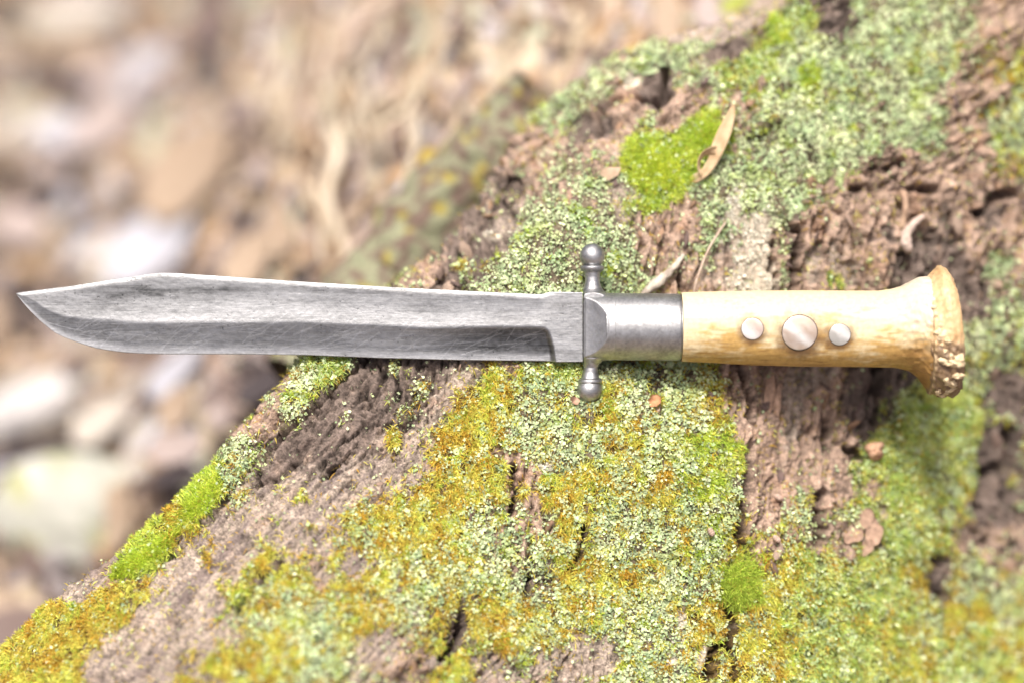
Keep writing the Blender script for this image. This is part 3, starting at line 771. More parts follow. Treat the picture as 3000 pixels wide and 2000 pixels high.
# flat beige leaf scrap
def scrap(px, py, rx, ry, ang, lift, c1_, c2_, seed, nu=7, nv=18, bend=1.0, thick=0.35):
    r = np.linspace(0.0, 1, nu); a = np.linspace(0, 2 * np.pi, nv, endpoint=False)
    R_, A_ = np.meshgrid(r, a, indexing='ij')
    rad = R_ * (1 + 0.28 * perlin(np.cos(A_) * 1.7 + seed, np.sin(A_) * 1.7, seed))
    u = rad * np.cos(A_) * rx; w = rad * np.sin(A_) * ry
    t = math.radians(ang)
    X = px + u * math.cos(t) - w * math.sin(t); Y = py + u * math.sin(t) + w * math.cos(t)
    z0 = surf(px, py) + lift
    zf = z0 + bend * (u / rx) ** 2 + bend * 0.7 * perlin(X / 30, Y / 30, seed) - 0.3 * (py - Y) / 40
    top = P3(X, Y, zf).reshape(-1, 3); bot = P3(X, Y, zf - thick).reshape(-1, 3)
    f = grid_faces(nu, nv, True); n = nu * nv
    rim = np.arange(nv) + (nu - 1) * nv; rim2 = (np.arange(nv) + 1) % nv + (nu - 1) * nv
    side = np.stack([rim, rim2, rim2 + n, rim + n], 1)
    v = np.concatenate([top, bot])
    return v, [np.concatenate([f, f[:, ::-1] + n, side])], colnoise(v, c1_, c2_, 350, seed)
v, f, c = scrap(1788, 506, 30, 20, -10, 1.4, (0.48, 0.35, 0.24), (0.64, 0.49, 0.35), 3, bend=.8)
tag(obj('leaf_scrap', v, f, M_LEAF, colors=c), 'flat beige scrap of dry leaf resting on the bark left of the lime moss', 'leaf')
v, f, c = scrap(1918, 1172, 18, 20, 30, 1.2, (0.36, 0.18, 0.09), (0.48, 0.26, 0.14), 5, bend=1.5, thick=1.2)
tag(obj('bark_chip', v, f, M_PIECE, colors=c), 'small orange brown bark chip lodged in the groove below the ferrule', 'bark chip')
v, f, c = scrap(1685, 1172, 14, 12, 40, 2.0, (0.36, 0.2, 0.14), (0.55, 0.38, 0.28), 6, bend=2.0, thick=0.6)
tag(obj('bark_curl', v, f, M_PIECE, colors=c), 'tiny curled reddish bark shaving left of the lower guard ball', 'bark chip')
# layered flakes of bare bark low on the right: parts of the trunk
for k, (x, y, rx, ry, an) in enumerate([(2525, 1520, 36, 30, -40), (2500, 1568, 32, 20, -25), (2560, 1560, 26, 40, 15), (2530, 1605, 34, 20, -30), (2255, 1160, 16, 60, 6), (2278, 1175, 10, 48, 3)]):
    v, f, c = scrap(x, y, rx, ry, an, 0.6 + 0.5 * (k % 3), (0.27, 0.18, 0.13), (0.42, 0.29, 0.21), 20 + k, bend=.6, thick=1.0)
    obj('bark_flake', v, f, M_PIECE, trunk, colors=c)
# pale root stub and brown knob
pth = curve_px([(2705, 632, 0), (2680, 652, 2), (2660, 672, 3), (2652, 695, 4), (2656, 718, 4), (2662, 738, 2)], 20)
v, f = tube(pth, np.concatenate([np.linspace(0.0009, 0.0021, 14), np.linspace(0.0022, 0.0014, 6)]), 10, 0.3, 12)
obj('root_stub', v, f, M_PIECE, trunk, colors=colnoise(v, (0.38, 0.28, 0.22), (0.56, 0.46, 0.40), 200, 9))
pth = curve_px([(2630, 590, 1), (2645, 555, 2), (2655, 600, 2), (2648, 640, 1), (2642, 670, 0)], 18)
v, f = tube(pth, np.linspace(0.0014, 0.0009, 18), 9, 0.4, 14)
obj('root_stub', v, f, M_PIECE, trunk, colors=colnoise(v, (0.30, 0.20, 0.14), (0.5, 0.36, 0.25), 200, 10))
lv, lf = lump_mesh(91, 14, 18, 0.8)
kc = P3(2565, 1318, surf(2565, 1318) + 2.5)
v = kc + lv * np.array((0.0032, 0.0040, 0.0034))
tag(obj('brown_knob', v, [lf], M_PIECE, colors=colnoise(v, (0.40, 0.23, 0.14), (0.52, 0.33, 0.22), 250, 15)), 'smooth pinkish brown knob beside the mossy bark below the pommel', 'bark knob')
# tiny ridged brown growths
for x, y, an, lab in [(2083, 1557, 60, 'tiny ridged brown growth left of the wide crack in the lower trunk'), (2275, 1577, 45, 'tiny ridged grey brown growth right of the wide crack in the lower trunk'), (2280, 1455, 30, 'tiny ridged brown growth at the foot of the bare bark strip')]:
    n = 26; t = np.linspace(0, 1, n); a = math.radians(an)
    z0 = surf(x, y) + 0.8
    pth = P3(x + (t - .5) * 26 * math.cos(a), y + (t - .5) * 26 * math.sin(a), z0 + 0.8 * np.sin(t * 3.14))
    v, f = tube(pth, 0.0011 * np.sqrt(np.clip(1 - (2 * t - 1) ** 2, 0.02, 1)) * (1 + 0.16 * np.sin(t * 44)), 10)
    tag(obj('ridged_growth', v, f, M_PIECE, colors=colnoise(v, (0.34, 0.23, 0.18), (0.5, 0.38, 0.31), 900, 16)), lab, 'fungus')

# distinct moss cushions
def tuft(px, py, rx, ry, n, c1_, c2_, L, label, ang=0.0):
    r = rng.random(n) ** 0.8; a = rng.random(n) * 6.283
    r = r * (1 + 0.5 * perlin(np.cos(a) * 1.5 + px, np.sin(a) * 1.5, 5) + 0.35 * perlin(np.cos(a) * 4 + py, np.sin(a) * 4, 6))
    t = math.radians(ang)
    u = r * np.cos(a) * rx; w = r * np.sin(a) * ry
    X = px + u * math.cos(t) - w * math.sin(t); Y = py + u * math.sin(t) + w * math.cos(t)
    # nearest surface height on a small lookup grid
    gx = np.linspace(px - 130, px + 130, 27); gy = np.linspace(py - 130, py + 130, 27)
    G = np.array([[surf(xx, yy) for yy in gy] for xx in gx])
    ii = np.clip(((X - gx[0]) / 10).astype(int), 0, 26); jj = np.clip(((Y - gy[0]) / 10).astype(int), 0, 26)
    z = G[ii, jj] - 0.6
    p = P3(X, Y, z)
    nn = np.stack([u * S * 60, -w * S * 60, np.full(n, 0.6)], 1); nn[:, :2] += 0.25 * rng.standard_normal((n, 2)); nn /= np.linalg.norm(nn, axis=1, keepdims=True)
    t1_ = np.cross(nn, np.array((0.3, 0.9, 0.1))); t1_ /= np.linalg.norm(t1_, axis=1, keepdims=True); t2_ = np.cross(nn, t1_)
    h = np.sqrt(np.clip(1 - r * r, 0, 1))
    p = p + np.array((0, 0, 1.0)) * (h * 0.0007)[:, None]
    cc = mixcol(c1_, c2_, np.clip(0.5 + 0.8 * fbm(X / 26, Y / 26, 2, 7) + 0.2 * rng.standard_normal(n), 0, 1)) * (0.6 + 0.7 * rng.random(n))[:, None]
    br_ = rng.random(n) < .05; cc[br_] = np.array((0.42, 0.28, 0.06))
    keep = fbm(X / 20, Y / 20, 3, 77) + 0.35 * (1 - r) > -0.06 + .12 * rng.standard_normal(n)
    p, nn, t1_, t2_, cc = p[keep], nn[keep], t1_[keep], t2_[keep], cc[keep]
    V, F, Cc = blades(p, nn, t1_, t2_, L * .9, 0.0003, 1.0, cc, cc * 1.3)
    return tag(obj('moss_cushion', V, F, M_MOSS, colors=Cc, smooth=False), label, 'moss')
tuft(2175, 1712, 66, 72, 6500, (0.32, 0.46, 0.05), (0.58, 0.68, 0.12), 0.0026, 'fluffy bright green moss cushion overhanging the crack in the lower trunk')
tuft(1925, 490, 100, 74, 6500, (0.40, 0.52, 0.05), (0.72, 0.80, 0.09), 0.0020, 'lime yellow moss cushion left of the curled dry leaf', 15)
tuft(2068, 405, 38, 66, 3000, (0.30, 0.46, 0.04), (0.58, 0.70, 0.07), 0.0020, 'small green moss cushion just above the curl of the dry leaf', 20)
tuft(575, 1475, 30, 120, 6000, (0.36, 0.50, 0.04), (0.64, 0.74, 0.09), 0.0021, 'upper bright lime moss strip on the left root edge', 42)
tuft(410, 1635, 26, 120, 6000, (0.36, 0.50, 0.04), (0.64, 0.74, 0.09), 0.0021, 'lower lime moss strip beside the pale bark chunk on the root edge', 58)

# ------------------------------------------------------------------ knife
knife = thing('knife', P3(1850, 960, 0))
tag(knife, 'fixed blade knife with antler handle and steel guard resting across the trunk', 'knife')

def px2w(x, y, zmm):
    x = np.asarray(x, float); y = np.asarray(y, float)
    return np.stack([(x - 1500) * S, (1000 - y) * S, np.asarray(zmm, float) * 0.001 + 0 * x], -1)

# --- blade
TOPX = np.array([47, 55, 214, 379, 440, 458, 476, 520, 900, 1198, 1453, 1575, 1592, 1603, 1612, 1706.])
TOPY = np.array([860, 857.5, 838, 813, 803, 801, 800, 801, 827, 845, 857, 863, 862, 858, 856, 857.])
BOTX = np.array([47, 52, 65, 90, 115, 140, 165, 190, 214, 250, 283, 325, 367, 421, 500, 574, 708, 900, 1113, 1346, 1602, 1631, 1706.])
BOTY = np.array([860, 866, 884, 912, 937, 958.5, 977, 989, 998, 1010, 1020, 1027, 1032, 1035.5, 1037, 1037, 1037, 1039.5, 1048, 1054, 1057, 1060, 1059.])
RIDX = np.array([47, 75, 100, 126, 184, 240, 330, 400, 497, 900, 1070, 1261, 1431, 1597, 1706.])
RIDY = np.array([860.5, 868, 880, 899, 924, 932, 938, 945, 947, 945, 952, 961, 957, 957, 957.])
nx, ny = 760, 104
bx = 47 + (1706 - 47) * np.linspace(0, 1, nx) ** 1.03
vt = np.linspace(0, 1, ny)
def smooth1(a, n=3):
    for _ in range(n):
        a = np.concatenate([a[:1], (a[:-2] + 2 * a[1:-1] + a[2:]) / 4, a[-1:]])
    return a
bt = smooth1(np.interp(bx, TOPX, TOPY), 2); bb = smooth1(np.interp(bx, BOTX, BOTY), 12); br = smooth1(np.interp(bx, RIDX, RIDY), 20)
bt[0] = 859.5; bb[0] = 860.5
BX = np.repeat(bx[:, None], ny, 1)
BY = bt[:, None] + (bb - bt)[:, None] * vt[None, :]
T = np.interp(bx, [47, 200, 460, 1706], [0.25, 0.9, 1.7, 2.5])[:, None]
hgt = (bb - bt)[:, None]
dtop = BY - bt[:, None]
zr = T.copy() + 0 * BY
zflat = T - 0.20 * sstep(11, 1, dtop) - 0.22 * np.sin(np.clip((BY - bt[:, None] - 14) / np.maximum(br[:, None] - bt[:, None] - 14, 1), 0, 1) * np.pi) * sstep(60, 400, BX)
w = np.clip((BY - br[:, None]) / np.maximum(bb - br, 1)[:, None], 0, 1)
power = 1.5 + 0.9 * sstep(1000, 1500, BX)
zedge = 0.18
hol = zedge + (T - zedge) * (1 - w) ** power
hol = np.where(w > 0, hol, 1e9)
zbev = np.where(BY > br[:, None], hol, zflat)
# second small facet along the cutting edge
xp = np.interp(BY, [957, 972, 1015, 1060], [1598, 1610, 1622, 1628])
k = sstep(-16, 3, BX - xp)
z = zbev * (1 - k) + k * np.where(BX > 1560, T - 0.15 * sstep(10, 2, dtop) * sstep(1640, 1600, BX), zbev)
z = np.minimum(z, T)
for _ in range(4):   # soften the ridge
    z[:, 1:-1] = (z[:, :-2] + 2 * z[:, 1:-1] + z[:, 2:]) / 4
z += 0.012 * fbm(BX / 60, BY / 25, 3, 401) + 0.006 * fbm(BX / 30, BY / 3.5, 3, 402) + 0.010 * fbm(BX / 9, BY / 9, 2, 403)
pit = sstep(0.42, 0.6, fbm(BX / 7, BY / 7, 2, 404)) * sstep(0.0, 0.3, fbm(BX / 90, BY / 60, 2, 405))
z -= 0.05 * pit
front = px2w(BX, BY, z)
nb = 9
vb = np.linspace(0, 1, nb)
BYb = bt[:, None] + (bb - bt)[:, None] * vb[None, :]
zb = -np.stack([np.interp(vb, vt, z[i]) for i in range(nx)])
back = px2w(np.repeat(bx[:, None], nb, 1), BYb, zb)
v = np.concatenate([front, back[:, ::-1]], 1)
nr = ny + nb
f = grid_faces(nx, nr, True)
capl = np.arange(nr)[None, :]
# pigment: worn steel with dark patina clouds and scratches, highlights and reflections painted in
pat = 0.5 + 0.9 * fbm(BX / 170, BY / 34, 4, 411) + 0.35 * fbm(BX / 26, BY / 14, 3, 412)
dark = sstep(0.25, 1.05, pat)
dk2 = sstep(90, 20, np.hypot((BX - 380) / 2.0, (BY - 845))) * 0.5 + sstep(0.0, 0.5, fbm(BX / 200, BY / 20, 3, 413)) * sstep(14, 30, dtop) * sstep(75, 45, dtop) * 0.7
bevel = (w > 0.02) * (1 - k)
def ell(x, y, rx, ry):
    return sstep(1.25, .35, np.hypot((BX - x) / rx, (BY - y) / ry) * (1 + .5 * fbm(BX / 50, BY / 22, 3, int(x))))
wear_sheen = 0.335 + 0.10 * fbm(BX / 210, BY / 40, 4, 416) - 0.08 * dark + 0.09 * fbm(BX / 24, BY / 9, 3, 417)
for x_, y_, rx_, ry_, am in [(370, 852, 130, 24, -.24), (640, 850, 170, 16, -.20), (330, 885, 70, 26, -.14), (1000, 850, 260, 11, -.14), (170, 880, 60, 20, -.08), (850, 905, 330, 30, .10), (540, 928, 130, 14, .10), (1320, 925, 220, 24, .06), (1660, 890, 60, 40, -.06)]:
    wear_sheen = wear_sheen + .55 * am * ell(x_, y_, rx_, ry_)
wear_sheen = wear_sheen + .035 * np.exp(-((BY - br[:, None] + 7) / 6.0) ** 2) * (1 - k) * sstep(180, 420, BX)  # ridge highlight painted into the steel colour
bev_reflect = 0.235 + 0.09 * fbm(BX / 120, BY / 18, 4, 418) + 0.07 * fbm(BX / 20, BY / 12, 3, 419) + 0.14 * sstep(.66, .9, w) - 0.11 * sstep(1200, 1450, BX) * sstep(1.0, .7, w) - .07 * sstep(460, 300, BX) * sstep(.9, .6, w)  # dark hollow and lighter edge paint in what the bevel reflects
bev_reflect = bev_reflect + .08 * sstep(.55, .2, w - .4 * sstep(1350, 1050, BX)) * sstep(950, 1050, BX) * sstep(1380, 1250, BX)
bev_reflect = bev_reflect + .05 * sstep(1000, 500, BX)
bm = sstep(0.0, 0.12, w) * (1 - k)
tone = wear_sheen * (1 - bm) + bev_reflect * bm
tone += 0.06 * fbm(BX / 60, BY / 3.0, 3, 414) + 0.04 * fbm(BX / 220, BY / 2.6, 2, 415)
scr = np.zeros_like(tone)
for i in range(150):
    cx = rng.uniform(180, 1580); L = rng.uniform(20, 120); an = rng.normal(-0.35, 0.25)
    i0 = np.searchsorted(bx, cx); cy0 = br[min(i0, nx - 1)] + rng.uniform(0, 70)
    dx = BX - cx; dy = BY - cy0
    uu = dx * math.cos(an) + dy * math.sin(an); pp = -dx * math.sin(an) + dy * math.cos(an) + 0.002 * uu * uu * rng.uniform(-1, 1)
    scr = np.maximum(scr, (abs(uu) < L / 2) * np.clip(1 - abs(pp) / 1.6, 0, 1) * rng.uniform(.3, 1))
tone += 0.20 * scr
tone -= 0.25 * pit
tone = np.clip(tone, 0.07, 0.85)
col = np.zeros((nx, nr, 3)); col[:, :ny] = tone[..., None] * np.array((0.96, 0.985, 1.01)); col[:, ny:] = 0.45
capf = [f, np.array([[0, 1, nr - 1]])]
endc = (nx - 1) * nr
quads = np.array([[endc + j, endc + j + 1, endc + nr - 1 - min(j + 1, nb - 1), endc + nr - 1 - min(j, nb - 1)] for j in range(0)]).reshape(-1, 4)
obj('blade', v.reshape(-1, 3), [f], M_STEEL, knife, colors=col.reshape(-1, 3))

# --- generic loft along x: stations of (x, ytop, ybot, depth_mm, squareness)
def loft(st, nxs, na, ex=2.0, capends=True, shift=None):
    st = np.array(st, float)
    x = np.linspace(st[0, 0], st[-1, 0], nxs)
    yt = smooth1(np.interp(x, st[:, 0], st[:, 1]), 4); yb = smooth1(np.interp(x, st[:, 0], st[:, 2]), 4); dz = smooth1(np.interp(x, st[:, 0], st[:, 3]), 4)
    a = np.linspace(0, 2 * np.pi, na, endpoint=False)
    ca, sa = np.cos(a), np.sin(a)
    e_ = 2.0 / ex
    sy = np.sign(sa) * abs(sa) ** e_; cz = np.sign(ca) * abs(ca) ** e_
    Y = (yt + yb)[:, None] / 2 - (yb - yt)[:, None] / 2 * sy[None]
    Z = dz[:, None] * cz[None]
    X = np.repeat(x[:, None], na, 1)
    return X, Y, Z, a

def cap_faces(nu, nv, n0):
    j = np.arange(nv)
    return np.concatenate([np.stack([np.full(nv, n0), (j + 1) % nv, j], 1), np.stack([np.full(nv, n0 + 1), (nu - 1) * nv + j, (nu - 1) * nv + (j + 1) % nv], 1)])

def solid(name, X, Y, Z, mat, parent, colors):
    nu, nv = X.shape
    v = px2w(X, Y, Z).reshape(-1, 3)
    v = np.concatenate([v, px2w(X[:1], Y[:1], Z[:1]).mean(axis=(0, 1))[None], px2w(X[-1:], Y[-1:], Z[-1:]).mean(axis=(0, 1))[None]])
    c = np.concatenate([colors.reshape(-1, 3), colors[:1].mean(axis=(0, 1))[None], colors[-1:].mean(axis=(0, 1))[None]])
    return obj(name, v, [grid_faces(nu, nv, True), cap_faces(nu, nv, nu * nv)], mat, parent, colors=c)

def steelcol(X, Y, seed, lo=0.32, hi=0.52, brown=0.0):
    t = np.clip(0.5 + 0.9 * fbm(X / 40, Y / 40, 4, seed) + 0.4 * fbm(X / 9, Y / 9, 2, seed + 1), 0, 1)
    c = (lo + (hi - lo) * t)[..., None] * np.array((1.0, 0.975, 0.965))
    return c * np.array((0.96, 1.0, 1.03))

# --- guard body: round socket cut by a flat facet on each face
X, Y, Z, a = loft([(1709, 858, 1058, 10.6), (1740, 858, 1058, 10.8), (1800, 859, 1054, 10.8)], 60, 128)
facet = 5.2 + 4.6 * np.clip((X - 1709) / 62.0, 0, 3) ** 1.25
Zc = np.sign(Z) * np.minimum(abs(Z), facet)
edge_soft = sstep(0, 5, X - 1709)
Zc *= 0.93 + 0.07 * edge_soft
guard = solid('guard', X, Y, Zc, M_STEEL2, knife, steelcol(X, Y, 421))

def lathe_y(prof, name, cxs, flip=False):
    """prof: (y_px, radius_px); turned about an upright axis whose x drifts along cxs=(x at first, x at last)"""
    prof = np.array(prof, float)
    n = 90
    t = np.concatenate([[0], np.cumsum(np.hypot(np.diff(prof[:, 0]), np.diff(prof[:, 1])))]); t /= t[-1]
    tt_ = np.linspace(0, 1, n)
    y = np.interp(tt_, t, prof[:, 0]); r = np.interp(tt_, t, prof[:, 1])
    for _ in range(1):
        y[1:-1] = (y[:-2] + 2 * y[1:-1] + y[2:]) / 4; r[1:-1] = (r[:-2] + 2 * r[1:-1] + r[2:]) / 4
    cx = lerp(cxs[0], cxs[1], (y - prof[0, 0]) / (prof[-1, 0] - prof[0, 0]))
    na = 48
    a = np.linspace(0, 2 * np.pi, na, endpoint=False)
    X = cx[:, None] + r[:, None] * np.cos(a)[None]; Z = r[:, None] * np.sin(a)[None] * S * 1000; Y = np.repeat(y[:, None], na, 1)
    if name == 'quillon':
        X = np.maximum(X, 1709.5 - 30 * sstep(60, 40, abs(Y - 958) - 40 + 0 * X) * 0 - 40 * sstep(108, 116, abs(Y - 957)))
        Z = np.clip(Z, -5.0, 5.0)
    v = px2w(X, Y, Z)
    c = steelcol(X + Z * 8, Y, 431, 0.27, 0.52)
    return v.reshape(-1, 3), [grid_faces(n, na, True)], c.reshape(-1, 3)
def ballprof(cy, R, a0, a1, n=22):
    aa = np.radians(np.linspace(a0, a1, n))
    return [(cy - R * math.sin(q), max(R * math.cos(q), 0.05)) for q in aa]
v, f, c = lathe_y(ballprof(750, 36.5, 90, -52), 'finial', (1735, 1735))
obj('finial', v, f, M_STEEL2, guard, colors=c)
v, f, c = lathe_y([(776, 20), (779, 31), (782, 35), (789, 35), (793, 31), (798, 23.5), (812, 21), (826, 21.5), (838, 24.5), (848, 29.5), (856, 37), (864, 50), (880, 58)], 'quillon', (1735, 1737))
obj('quillon', v, f, M_STEEL2, guard, colors=c)
v, f, c = lathe_y([(1036, 50), (1050, 42), (1058, 33), (1066, 25), (1076, 21), (1090, 22), (1102, 26), (1108, 28), (1111, 35), (1119, 36), (1122, 32), (1125, 24)], 'quillon', (1733, 1728))
obj('quillon', v, f, M_STEEL2, guard, colors=c)
v, f, c = lathe_y(ballprof(1140, 37, 48, -90), 'finial', (1728, 1726))
obj('finial', v, f, M_STEEL2, guard, colors=c)

# --- ferrule
X, Y, Z, a = loft([(1772, 858.5, 1054, 10.6), (1985, 861, 1056.5, 11.2), (1991, 862, 1056, 11.1), (1994, 865, 1053, 10.8)], 90, 128)
Z += 0
fc = steelcol(X, Y, 441, 0.30, 0.48)
solid('ferrule', X, Y, Z, M_STEEL2, knife, fc)

# --- antler handle
HS = [(1995, 858, 1058, 11.4), (2003, 857, 1059, 11.6), (2060, 855, 1061, 12.0), (2200, 852, 1069, 12.4), (2350, 851, 1073, 12.6), (2500, 852, 1074, 12.6), (2570, 852, 1075, 12.8), (2610, 847, 1076, 13.4), (2640, 838, 1079, 14.4), (2665, 825, 1087, 15.8), (2690, 813, 1106, 17.4), (2712, 809, 1136, 18.8), (2722, 812, 1142, 19.2)]
X, Y, Z, a = loft(HS, 420, 160, ex=2.15)
X = X - 8 * sstep(2560, 2722, X) * np.clip(np.cos(a), -1, 1)[None]  # the flare's rim bulges on the near side
fl = sstep(2540, 2700, X)
ysc = (Y - (Y.min(1) + Y.max(1))[:, None] / 2) / 110
rl = 0.16 * fbm(X / 60, Y / 9, 3, 451) + fl * (0.6 * fbm(X / 46, a[None] * 9 + 0 * X, 3, 452) + 0.5 * fbm(X / 26, Y / 14, 3, 453))
Zr = Z * (1 + 0.03 * rl); 
cyy = (Y.min(1) + Y.max(1))[:, None] / 2
Yr = cyy + (Y - cyy) * (1 + 0.02 * rl)
Zr = Zr + np.sign(np.cos(a))[None] * abs(np.cos(a))[None] * 0.9 * rl * (0.25 + fl)
hx, hy = X, Yr
m1 = fbm(hx / 130, hy / 50, 4, 461); m2 = fbm(hx / 50, hy / 10, 4, 462); m3 = fbm(hx / 34, hy / 30, 3, 463)
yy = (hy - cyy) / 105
amber = np.clip(0.30 + 0.42 * yy + 0.75 * m1 + 0.5 * m2 + 0.25 * m3, 0, 1)  # amber stain; its deeper tone on the underside is partly painted shade
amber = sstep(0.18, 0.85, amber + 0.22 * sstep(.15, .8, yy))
cream = np.array((0.63, 0.53, 0.335)); amb = np.array((0.47, 0.30, 0.10)); brn = np.array((0.22, 0.105, 0.03))
hc = cream * (1 - amber[..., None]) + amb * amber[..., None]
strk = sstep(0.22, 0.55, fbm(hx / 90, hy / 7, 4, 464) + 0.25 * yy - 0.05)
hc = hc * (1 - 0.5 * strk[..., None]) + brn * 0.5 * strk[..., None]
INL = [(1500 + (x_ - 1500) / 1.0165, 1000 + (y_ - 1000) / 1.0165, r_ / 1.0165) for x_, y_, r_ in ((2205, 963, 32), (2343.5, 974, 51), (2461, 980, 31.5))]
for cx, cy_, r in INL:
    rr = np.hypot(hx - cx, hy - cy_) * (1 + 0.25 * fbm(hx / 30, hy / 30, 3, 470)) 
    st = sstep(r * 1.9, r * 1.0, rr) * 0.85 * np.clip(0.75 + 0.45 * (hy - cy_) / r + .5 * fbm(hx / 22, hy / 22, 3, 471), .15, 1.1)
    st = np.where(Z > 0, st, 0)
    hc = hc * (1 - st[..., None]) + np.array((0.12, 0.065, 0.03)) * st[..., None]
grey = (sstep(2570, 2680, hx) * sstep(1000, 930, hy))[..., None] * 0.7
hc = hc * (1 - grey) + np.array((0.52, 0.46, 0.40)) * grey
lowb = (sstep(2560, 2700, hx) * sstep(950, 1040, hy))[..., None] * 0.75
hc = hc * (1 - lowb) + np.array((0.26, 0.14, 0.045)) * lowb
spk = sstep(.3, .55, fbm(hx / 16, hy / 6, 3, 472)) * (.35 + .4 * np.clip(yy, 0, 1))
hc = hc * (1 - .5 * spk[..., None]) + np.array((0.26, 0.14, 0.05)) * .5 * spk[..., None]
hc *= (1 + 0.12 * fbm(hx / 12, hy / 12, 2, 473))[..., None]
hc *= (1 + 0.25 * fl * rl)[..., None]
hc = np.clip(hc, 0.02, 0.85)
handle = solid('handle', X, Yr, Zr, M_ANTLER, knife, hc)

# --- burr (crown) of the antler at the butt
rings = [  # xtop, ytop, xbot, ybot, bulge of the near side, depth_mm
 (2700, 835, 2706, 1116, -8, 18.0), (2706, 822, 2712, 1134, -8, 18.8), (2710, 819, 2715, 1140, -8, 19.2), (2714, 815, 2720, 1148, -8, 20.0), (2728, 799, 2734, 1154, -7, 20.8), (2746, 781, 2756, 1161, -6, 21.6),
 (2755, 778, 2772, 1163, -5, 21.8), (2770, 789, 2792, 1161, -4, 21.4), (2780, 806, 2808, 1149, -3, 20.4), (2782, 826, 2808, 1130, -4, 18.6), (2780, 872, 2800, 1080, -8, 13), (2778, 940, 2786, 1000, -10, 5)]
rings = np.array(rings, float)
nR = 96
tq = np.linspace(0, 1, len(rings)); tt_ = np.linspace(0, 1, nR)
Rg = np.stack([smooth1(np.interp(tt_, tq, rings[:, k]), 3) for k in range(6)], 1)
na = 200
a = np.linspace(0, 2 * np.pi, na, endpoint=False)
sa, ca = np.sin(a)[None], np.cos(a)[None]
ym = (Rg[:, 1] + Rg[:, 3])[:, None] / 2; yh = (Rg[:, 3] - Rg[:, 1])[:, None] / 2
tv = (1 - sa) / 2          # 0 top .. 1 bottom
X = Rg[:, :1] * (1 - tv) + Rg[:, 2:3] * tv + Rg[:, 4:5] * ca
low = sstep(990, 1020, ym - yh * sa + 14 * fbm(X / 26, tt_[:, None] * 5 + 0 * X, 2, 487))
ro = 1 + 0.03 * fbm(a[None] * 5 + 0 * X, tt_[:, None] * 5 + 0 * X, 4, 481) + 0.018 * fbm(a[None] * 16 + 0 * X, tt_[:, None] * 9 + 0 * X, 2, 488) + low * 0.055 * fbm(np.sin(a)[None] * 6 + X / 30, np.cos(a)[None] * 6 + tt_[:, None] * 5, 2, 482)
Y = ym - yh * sa * ro
Z = Rg[:, 5:6] * ca * ro
bead = np.exp(-((tt_[:, None] - 0.27) / 0.035) ** 2) * (0.5 + fbm(a[None] * 9 + 0 * X, tt_[:, None] * 6 + 0 * X, 2, 483))
groove = np.exp(-((tt_[:, None] - 0.19) / 0.03) ** 2)
Z = Z + (0.55 * bead - 0.5 * groove) * np.sign(ca) * abs(ca); Y = Y - (4 * bead - 3 * groove) * sa
Z = Z + (0.5 + .5 * low) * fbm(X / 12, Y / 12, 3, 484) * ca; X = X + 3.5 * fbm(Y / 22, Z / 3, 3, 489) * sstep(.3, .6, tt_)[:, None]
bc = mixcol((0.44, 0.28, 0.13), (0.62, 0.45, 0.26), np.clip(0.5 + 0.9 * fbm(X / 40, Y / 40, 4, 485), 0, 1).ravel()).reshape(nR, na, 3)
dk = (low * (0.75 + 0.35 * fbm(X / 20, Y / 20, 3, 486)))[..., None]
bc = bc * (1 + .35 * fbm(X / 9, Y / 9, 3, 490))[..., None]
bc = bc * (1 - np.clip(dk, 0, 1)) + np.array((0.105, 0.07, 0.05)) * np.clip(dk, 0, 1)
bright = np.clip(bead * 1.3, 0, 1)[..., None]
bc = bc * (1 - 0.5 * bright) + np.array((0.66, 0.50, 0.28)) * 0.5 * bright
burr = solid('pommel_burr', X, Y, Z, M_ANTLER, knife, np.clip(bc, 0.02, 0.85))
BXg, BYg, BZg = X, Y, Z
# pale nodules of the burr
def nod(cx, cy_, rx, ry, rz, seed, ang=0, path=None):
    cx = 1500 + (cx - 1500) / 1.026; rx = rx * 1.3; ry = ry * 1.25
    lv, lf = lump_mesh(seed, 10, 14, 1.0)
    lv = lv / np.linalg.norm(lv, axis=1).mean()
    m = np.argmin((BXg - cx) ** 2 + (BYg - cy_) ** 2 + np.where(BZg > 0, 0, 1e6))
    z0 = BZg.ravel()[m]
    t = math.radians(ang)
    u = lv[:, 0] * rx; w_ = lv[:, 1] * ry / 0.7
    X_ = cx + u * math.cos(t) - w_ * math.sin(t); Y_ = cy_ + u * math.sin(t) + w_ * math.cos(t)
    v = px2w(X_, Y_, z0 + lv[:, 2] * rz - 0.45)
    return v, [lf]
NODS = [(2770, 1027, 8, 5, 0), (2788, 1040, 7, 9, 10), (2772, 1055, 16, 8, 10), (2793, 1060, 14, 9, -10), (2812, 1052, 11, 17, -10), (2812, 1097, 13, 7, 0), (2795, 1115, 13, 9, 10), (2780, 1108, 9, 7, 40), (2806, 1124, 10, 6, -30), (2802, 1137, 12, 6, -20), (2768, 1143, 7, 9, 10), (2784, 1152, 8, 8, 0), (2798, 1147, 8, 5, -20),
        (2765, 983, 18, 10, -20), (2752, 975, 9, 9, 0), (2757, 955, 6, 7, 0), (2745, 925, 6, 9, 10), (2742, 903, 6, 5, 0), (2733, 868, 6, 9, 10), (2727, 845, 5, 8, 10), (2722, 825, 6, 6, 0), (2776, 1000, 7, 5, 0), (2760, 1010, 5, 4, 0)]
M_NOD = mat_plain('pale_burr', (0.52, 0.40, 0.24), (0.70, 0.58, 0.38), 900, 0.6)
for k, (cx, cy_, rx, ry, an) in enumerate(NODS):
    v, f = nod(cx, cy_, rx, ry, 1.3 if cy_ > 990 else 0.9, 60 + k, an)
    obj('nodule', v, f, M_NOD, burr)

